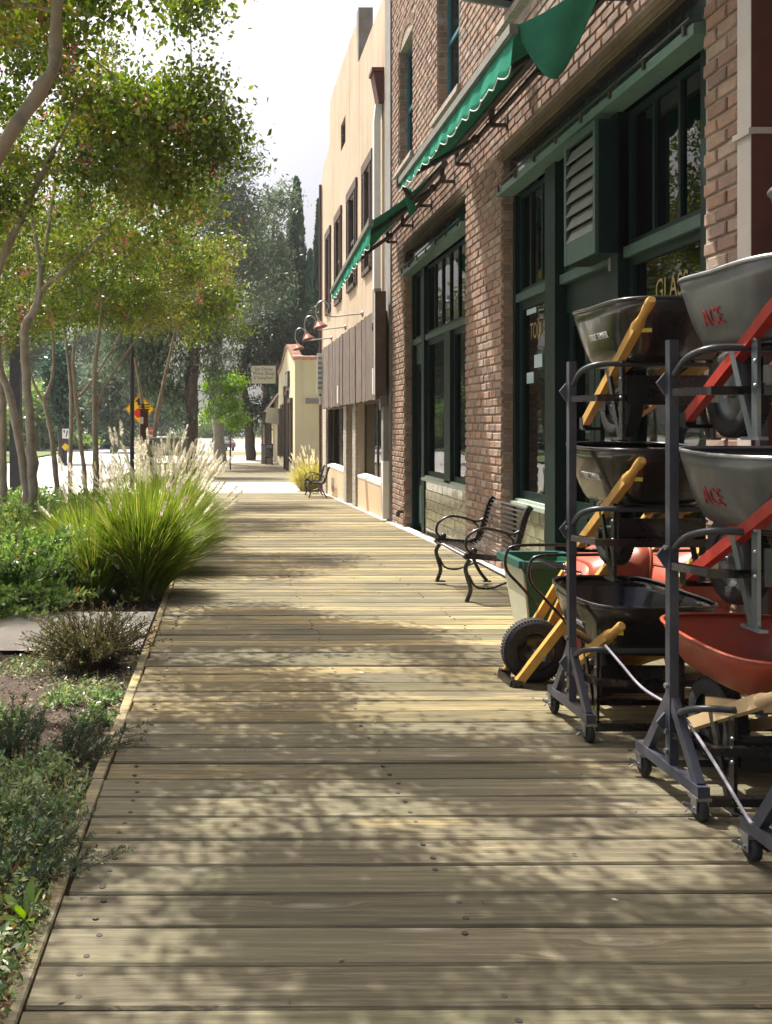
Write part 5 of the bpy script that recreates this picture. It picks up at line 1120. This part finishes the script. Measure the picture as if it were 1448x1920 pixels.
bg('pine', 'dark spreading pine behind the hanging sign and yellow shop', 470, 67, .4, [[(465, 780, .9), (455, 700, .8), (470, 640, .6), (500, 610, .4)], [(500, 640, 55, 45), (560, 640, 50, 50), (465, 690, 45, 45), (530, 690, 60, 45), (480, 770, 40, 45), (600, 620, 35, 60), (440, 800, 28, 22)]], 130, 80, .3, .07, .5, m_barkd, l_pine, 41, flat=.5)
bg('lime_tree', 'small bright lime green tree at the end of the walk', 432, 52, .05, [[(432, 790, .9), (430, 740, .7)], [(425, 755, 26, 32), (405, 720, 20, 25), (440, 715, 16, 22), (440, 790, 22, 12), (400, 775, 16, 14)]], 55, 60, .17, .09, .22, m_twig, l_lime, 42, droop=.4)
bg('ivy_tree', 'narrow ivy clad tree beside the white arrow sign', 118, 64, .3, [[(117, 780, 1), (116, 700, .8)], [(118, 740, 20, 75), (112, 690, 28, 40)]], 60, 60, .3, .14, .35, m_barkd, l_cyp, 43)
GB = 'hazy trees across the road'
for k, (px, py, rx, ry, Y, lb) in enumerate(((70, 770, 55, 45, 95, 'rounded grey green tree across the road at the left'), (165, 745, 48, 55, 105, 'grey green tree across the road behind the pale trunks'), (215, 740, 40, 75, 90, 'gum tree with pale leaning trunk left of the yellow sign'), (10, 750, 40, 60, 100, 'hazy tree across the road at the frame edge'), (200, 640, 70, 70, 112, 'tall hazy gum tree far across the road'), (300, 760, 40, 45, 120, 'low far tree behind the stop sign'), (400, 800, 40, 20, 190, 'distant tree beyond the sunlit street'), (60, 650, 60, 60, 110, 'tall far tree left of the ivy clad one'), (-90, 720, 70, 80, 80, 'big tree across the road outside the left edge'))):
    bg('gum_tree', lb, px, Y, .35 if k != 2 else .45, [[(px+4, 800, .8), (px-4, py+10, .5)], [(px, py, rx, ry), (px+rx*.4, py+ry*.4, rx*.6, ry*.5), (px-rx*.5, py+ry*.3, rx*.6, ry*.5)]], 70, 60, .5, .2, .8, m_barkg, l_gum if k % 3 else l_shrub, 50+k, group=GB)
hw = MB()
rng = np.random.default_rng(88); n = 9000
C = np.stack([rng.uniform(-140, 70, n), rng.uniform(200, 215, n), -1.3+np.abs(rng.normal(size=n))*2.2], 1)
quads('far_treeline', leaves(rng, C, 1.2, .7), rng.uniform(0, 1, n), l_gum, kind='stuff')
# ================================================================== GRASSES
def clump(label, x, y, h, spread, nbl, npl, seed, bl=None, pl=None, pl_h=1.4, width=.006, group='fountain grass clumps along the boardwalk', lean=(0, 0), r0=.2):
    rng = np.random.default_rng(seed); g = gz(y)-.06
    t = thing('fountain_grass', label, 'grass', (x, y, g), group)
    def curvept(a, r, out, hh, s, br): # s (n,) 0..1
        rad = r+out*(s*.45+.55*s**2.2); z = hh*(s-.30*br*s**3)
        return np.stack([x+np.cos(a)*rad+lean[0]*s, y+np.sin(a)*rad+lean[1]*s, g+z], 1)
    n = nbl; a = rng.uniform(0, 2*np.pi, n); r = r0*np.sqrt(rng.uniform(0, 1, n)); out = spread*rng.uniform(.05, 1.1, n)**.8; hh = h*rng.uniform(.5, 1.1, n)*(1.08-.35*(out/spread)**2); br = rng.uniform(.2, 1.2, n)
    K = 5; V_ = []; tint = []
    tb = np.clip(rng.normal(.42, .18, n), 0, .9); dead = rng.uniform(size=n) < .07; tb[dead] = 1
    ja = a+rng.normal(size=n)*.15; sd = np.stack([-np.sin(ja+rng.normal(size=n)), np.cos(ja+rng.normal(size=n)), np.zeros(n)], 1)
    wts = [1, 1, .9, .75, .5, .12]
    rows = [curvept(ja, r, out, hh, np.full(n, k/K), br) for k in range(K+1)]
    for k in range(K):
        V_.append(np.stack([rows[k]-sd*width*wts[k], rows[k]+sd*width*wts[k], rows[k+1]+sd*width*wts[k+1], rows[k+1]-sd*width*wts[k+1]], 1)); tint.append(np.clip(tb+(.5 if k == 0 else .32*(rng.uniform(size=n) < .6) if k == 1 else 0), 0, 1))
    quads('blades', np.concatenate(V_).reshape(-1, 3), np.concatenate(tint), bl or l_blade, t)
    PV = []; PT = []; SV = []
    for q in range(npl):
        a1 = rng.uniform(0, 2*np.pi); o1 = spread*rng.uniform(.1, 1.0)**.7; h1 = h*pl_h*rng.uniform(.72, 1.05)*(1.05-.28*(o1/spread)**2); b1 = rng.uniform(.1, .7)
        s = np.linspace(0, 1, 9); P_ = curvept(np.full(9, a1), np.full(9, .1), np.full(9, o1), np.full(9, h1), s, np.full(9, b1))
        for k in range(8):
            w = .0016; d = np.array([1, 0, 0])*w; SV.append([P_[k]-d, P_[k]+d, P_[k+1]+d, P_[k+1]-d])
        m_ = 110; u = rng.uniform(0, 1, m_); dirp = P_[8]-P_[7]; dirp /= np.linalg.norm(dirp); plen = rng.uniform(.13, .22)
        dirp = dirp+np.array([0, 0, .35]); dirp /= np.linalg.norm(dirp)
        c = P_[8]+dirp*plen*u[:, None]; fat = .014*np.sin(np.pi*np.clip(u*.9+.08, 0, 1))**.7
        nd_ = unit(rng.normal(size=(m_, 3))); c = c+nd_*fat[:, None]
        PV.append(leaves(rng, c, .035, .007, 0, nd_*.6+dirp)); PT.append(np.clip(rng.normal(.5, .25, m_), 0, 1))
    if npl:
        quads('stalks', np.array(SV).reshape(-1, 3), np.full(len(SV), .7), bl or l_blade, t); quads('plumes', np.concatenate(PV), np.concatenate(PT), pl or l_plume, t)
clump('largest fountain grass clump by the concrete path, nearest green tussock', -.78, 8.75, 1.2, .54, 6000, 40, 61, r0=.2)
clump('small dark upright grass tuft between the shrub and the largest clump', -1.18, 8.45, .75, .28, 1500, 2, 62, r0=.1)
clump('fountain grass clump second along the boardwalk, leaning over the boards', -.72, 10.4, 1.1, .66, 4200, 55, 63, lean=(.12, 0), r0=.25)
clump('fountain grass clump third along, full of cream plumes', -.85, 12.2, 1.15, .68, 3600, 62, 64, r0=.25)
clump('fountain grass clump on the inner side behind the largest one', -1.55, 10.6, .95, .55, 3200, 10, 65, r0=.25)
clump('fountain grass clump fourth along with plumes overhanging the planks', -.75, 14.2, 1.15, .7, 3000, 62, 66, lean=(.12, 0))
clump('fountain grass clump fifth along the boardwalk', -.8, 16.5, 1.1, .7, 2600, 52, 67)
clump('far fountain grass clump near the number sign', -.9, 19.0, 1.05, .65, 2200, 40, 68)
clump('bright yellow green grass clump with white plumes below the straight crape myrtle', -2.2, 17.2, .85, .45, 2200, 40, 69, pl=l_plumes)
clump('low fine grass spreading over the bed behind the shrub', -2.2, 11.8, .6, .75, 2500, 6, 70, r0=.5)
clump('pale golden grass clump with cream plumes against the yellow shop', 3.0, 29.6, 1.15, .62, 2200, 75, 71, l_blady, l_plumes, 1.25, .009, 'golden grass', r0=.4)
# ================================================================== SHRUBS AND GROUND PLANTS
def shrub(name, label, x, y, blobs, ncl, nl, L, Wd, sig, leafm, seed, r0=.004, cat='shrub', group=None, up=0., bark=None, flat=.8, shell=.35):
    rng = np.random.default_rng(seed); g = gz(y)-.05
    st = [stem([((x+dx, y+dy, g), .012), ((x+dx*2.5, y+dy*2.5, g+.12), .008)]) for dx, dy in ((-.04, 0), (.04, .03), (0, -.04))]
    bl = [((x+a, y+b, g+c), r) for (a, b, c), r in blobs]
    return tree(name, label, cat, st, bl, int(ncl*1.4), int(nl*1.25), L*1.1, Wd*1.25, sig, bark or m_twig, leafm, seed, 0, group, r0, -up, shell, .02, flat)

def sprigs(name, label, x, y, n, h, spread, L, Wd, per, leafm, seed, cat='plant', group=None, lean=(0, 0), r0=.06, curl=.5, bark=None, ang=.8, sx=1., sy=1.):
    rng = np.random.default_rng(seed); g = gz(y)-.05; t = thing(name, label, cat, (x, y, g), group)
    mb = MB(); LV = []; LD = []; TT = []
    for k in range(n):
        a = rng.uniform(0, 2*np.pi); o = spread*rng.uniform(.05, 1)**.7; hh = h*rng.uniform(.45, 1.1)*(1.05-.45*(o/spread)**2)
        b0 = np.array([x+math.cos(a)*r0*rng.uniform()*sx*2, y+math.sin(a)*r0*rng.uniform()*sy*2, g]); w = rng.uniform(-.5, .5)
        P = [b0+np.array([math.cos(a+w*s)*o*sx*(s*.6+.4*s*s)+lean[0]*s, math.sin(a+w*s)*o*sy*(s*.6+.4*s*s)+lean[1]*s, hh*(s-curl*.35*s**3)]) for s in (0, .33, .66, 1)]
        mb.tube(P, [.0025*h/.2, .002*h/.2, .0016*h/.2, .0009*h/.2], 4, False)
        Pn = np.array(P); s = rng.uniform(.22, 1.02, per); i = np.minimum(2, (s*3).astype(int)); fr = s*3-i
        c = Pn[i]*(1-fr[:, None])+Pn[i+1]*fr[:, None]; ax = unit(Pn[i+1]-Pn[i]); rd = unit(np.cross(ax, rng.normal(size=(per, 3))))
        d = unit(ax*(1.1-ang*.6)+rd*ang); LV.append(c+d*L*.45); LD.append(d); TT.append(np.clip(rng.uniform(.0, .55)+s*.25+rng.normal(size=per)*.12, 0, 1))
    mb.obj('stems', bark or m_twig, t)
    quads('leaves', leaves(rng, np.concatenate(LV), L, Wd, 0, np.concatenate(LD)), np.concatenate(TT), leafm, t); return t
sprigs('leafy_shrub', 'broad green leafy shrub at the left edge behind the concrete path', -2.05, 8.75, 420, .82, .85, .075, .024, 46, l_shrub, 81, 'shrub', r0=.3, curl=.7, sx=1.15, sy=.8)
sprigs('leafy_shrub', 'low green shrub overhanging the path at the left frame edge', -1.85, 7.95, 120, .5, .5, .07, .024, 40, l_shrub, 82, 'shrub', r0=.15, curl=1.2, lean=(.0, -.12))
sprigs('leafy_shrub', 'green shrub under the twin stemmed crape myrtle', -2.8, 12.6, 240, .8, 1.1, .09, .032, 44, l_shrub, 83, 'shrub', r0=.4, curl=.6)
sprigs('leafy_shrub', 'low shrub at the foot of the slender crape myrtles', -2.9, 16.5, 240, .75, 1.2, .1, .036, 40, l_shrub, 84, 'shrub', r0=.5, curl=.6)
sprigs('leafy_shrub', 'shrub beside the dark post near the road', -4.5, 19, 160, .7, 1.0, .12, .045, 36, l_shrub, 85, 'shrub', r0=.4, curl=.6)
sprigs('twiggy_bush', 'sparse twiggy brown green bush beside the concrete path', -.86, 6.02, 230, .44, .40, .034, .009, 30, l_twiggy, 86, 'shrub', r0=.08, curl=.5, bark=m_twig)
sprigs('rosemary', 'dark feathery rosemary sprig leaning onto the boardwalk edge', -.68, 4.2, 34, .24, .2, .024, .0045, 75, l_rose, 87, 'shrub', lean=(.13, 0), r0=.05)
sprigs('rosemary', 'tall rosemary left of the sprig by the boardwalk edge', -.98, 4.25, 46, .3, .2, .026, .0045, 80, l_rose, 88, 'shrub', r0=.07)
sprigs('rosemary', 'dark blue green rosemary at the lower left, beside the bright leaf sprout', -.69, 3.0, 60, .21, .2, .02, .004, 90, l_rose, 89, 'shrub', lean=(.08, 0), r0=.08, sy=1.3)
GL = ['silvery leafy plant at the middle of the near bed, left of the tall weeds', 'small leafy plant right of the bed centre, nearer than the rosemary sprig', 'broad low leafy plant in the near bed below the tall rosemary', 'small leafy plant touching the trim board near the blue green rosemary', 'leafy plant at the left frame edge, level with the blue green rosemary', 'low leafy plant left of the bright leaf sprout', 'small leafy plant right beside the bright leaf sprout, nearer the camera', 'tiny leafy plant on the trim board beyond the bright leaf sprout', 'leafy seedling just nearer than the dark rosemary sprig', 'leafy plant at the left frame edge beside the tall rosemary', 'tiny seedling against the trim board beyond the rosemary sprig', 'tiny seedling against the trim board just before the twiggy bush', 'seedling alone on the bare mulch before the twiggy bush', 'seedling on bare mulch, second nearest to the twiggy bush, left one', 'leafy plant in the bottom left corner of the bed', 'tiny leafy plant at the bottom left against the board end']
k = 0
for (x, y, w, h) in ((-1.15, 3.75, .22, .2), (-.86, 3.55, .16, .19), (-1.0, 3.25, .2, .2), (-.72, 3.45, .13, .16), (-1.25, 3.3, .2, .2), (-.95, 2.75, .16, .18), (-.72, 2.5, .09, .12), (-.62, 3.25, .08, .11), (-.78, 3.95, .12, .15), (-1.35, 4.1, .22, .2), (-.66, 4.75, .08, .1), (-.66, 5.15, .08, .1), (-.9, 5.1, .1, .1), (-1.1, 4.75, .1, .1), (-.8, 2.32, .12, .12), (-.63, 2.38, .07, .08)):
    sprigs('ground_plant', GL[k], x, y, int(12+190*w), h*1.15, w*1.1, .028, .0105, 22, l_cover, 900+k, 'plant', 'small silvery leaved ground plants', r0=w*.35, curl=.9); k += 1
for q, (px, Yb, rr_) in enumerate(((20, 92, 1.6), (90, 100, 1.8), (150, 96, 1.5), (205, 104, 2.0), (245, 110, 1.8), (-60, 90, 2.0))):
    b = at(px, 840, Yb); sprigs('roadside_bush', ('roadside bush across the road at the left frame edge', 'roadside bush just right of the one at the left frame edge', 'roadside bush behind the slender crape myrtle', 'roadside bush behind the straight crape myrtle', 'roadside bush left of the yellow diamond sign', 'roadside bush across the road outside the frame')[q], b.x, Yb, 130, rr_*1.3, rr_*1.5, .35, .16, 34, l_gum if q % 2 else l_shrub, 300+q, 'shrub', 'bushes across the road', r0=.5, curl=.8)
t = thing('leaf_sprout', 'bright green broad leaved sprout at the lower left board edge', 'plant', (-.58, 2.68, gz(2.7)-.03))
for q, (a, l, up_) in enumerate(((.2, .075, .8), (1.3, .08, .9), (2.6, .08, .45), (3.6, .07, .25), (5.2, .075, .35), (4.4, .06, .7), (.8, .06, .3))):
    d = V((math.cos(a)*(1-up_*.6), math.sin(a)*(1-up_*.6), up_)).normalized(); s = d.cross(V((0, 0, 1))).normalized(); b0 = V((-.58, 2.68, gz(2.7)-.0)); vs = []
    for i in range(6):
        u = i/5; wv = .017*math.sin(math.pi*min(1, u*.93+.07))**.8; c = b0+d*l*(u+.25)+V((0, 0, -.03*u*u*(1-up_)+.02*u)); vs += [c-s*wv+V((0, 0, .005)), c, c+s*wv+V((0, 0, .005))]
    m = MB(); m.add(vs, [(i*3+j, i*3+j+1, i*3+j+4, i*3+j+3) for i in range(5) for j in range(2)], True); o = m.obj('leaf', l_big, t)
    at2 = o.data.attributes.new('tint', 'FLOAT', 'FACE'); at2.data.foreach_set('value', [R.uniform(.2, .9)]*10)
# litter, weeds and mulch chips (uncountable)
rng = np.random.default_rng(91); n = 34000
yy = 2.0+rng.uniform(0, 1, n)**1.6*14; xx = -np.where(yy < 3.3, .53, .568)-rng.uniform(0, 1, n)**1.1*np.minimum(2.6, .5+.35*yy); ok = ~((yy > 6.3) & (yy < 7.9) & (rng.uniform(size=n) > .05+.4*(np.abs(yy-7.1) > .62)+.3*(xx > -.8)))
xx, yy = xx[ok], yy[ok]; zz = np.array([gz(q) for q in yy])-.045+rng.uniform(0, .018, len(yy))
d = rng.normal(size=(len(yy), 3)); d[:, 2] *= .3
quads('leaf_litter', leaves(rng, np.stack([xx, yy, zz+.045*np.clip((xx+.575)/.03, 0, 1)], 1), .022, .010, 0, d), rng.uniform(0, 1, len(yy)), l_litter, kind='stuff')
n = 26000; yy = 2.0+rng.uniform(0, 1, n)*4.2; xx = -np.where(yy < 3.6, .52, .56)-rng.uniform(0, 1, n)**1.2*1.1; dens = np.sin(xx*7+1)*np.sin(yy*5)+np.where(yy < 3.9, 1.2, -.1)+rng.normal(size=n)*.4; ok = dens > .4; xx, yy = xx[ok], yy[ok]
zz = np.array([gz(q) for q in yy])-.04+rng.uniform(0, 1, len(yy))**1.8*np.where(yy < 3.9, .10, .05); d = rng.normal(size=(len(yy), 3)); d[:, 2] = np.abs(d[:, 2])
quads('weeds', leaves(rng, np.stack([xx, yy, zz], 1), .030, .010, 0, d), rng.uniform(0, 1, len(yy)), l_cover, kind='stuff')
n = 130; xx = rng.uniform(-.45, 3, n); yy = 2.2+rng.uniform(0, 1, n)*14; zz = np.array([gz(q) for q in yy])+.006; d = rng.normal(size=(n, 3)); d[:, 2] *= .08
quads('fallen_leaves', leaves(rng, np.stack([xx, yy, zz], 1), .022, .009, 0, d), rng.uniform(0, 1, n), l_litter, kind='stuff')
n = 5000; a_ = rng.uniform(size=n); xx = rng.uniform(-5, -.6, n); yy = 8+rng.uniform(0, 1, n)*19; zz = np.array([gz(q) for q in yy])+rng.uniform(-.04, .22, n); d = rng.normal(size=(n, 3)); d[:, 2] = np.abs(d[:, 2])+.3
quads('ground_cover', leaves(rng, np.stack([xx, yy, zz], 1), .11, .03, 0, d), rng.uniform(0, 1, n), l_shrub, kind='stuff')
# ================================================================== HAZE
hm, nt, out = nodes('haze'); pv = nd(nt, 'ShaderNodeVolumePrincipled'); pv.inputs['Color'].default_value = (.92, .96, 1, 1); pv.inputs['Density'].default_value = .0004; pv.inputs['Anisotropy'].default_value = .35
nt.links.new(pv.outputs[0], out.inputs['Volume'])
MB().box(-310, 310, -45, 910, -3, 40).obj('haze', hm, kind='stuff')
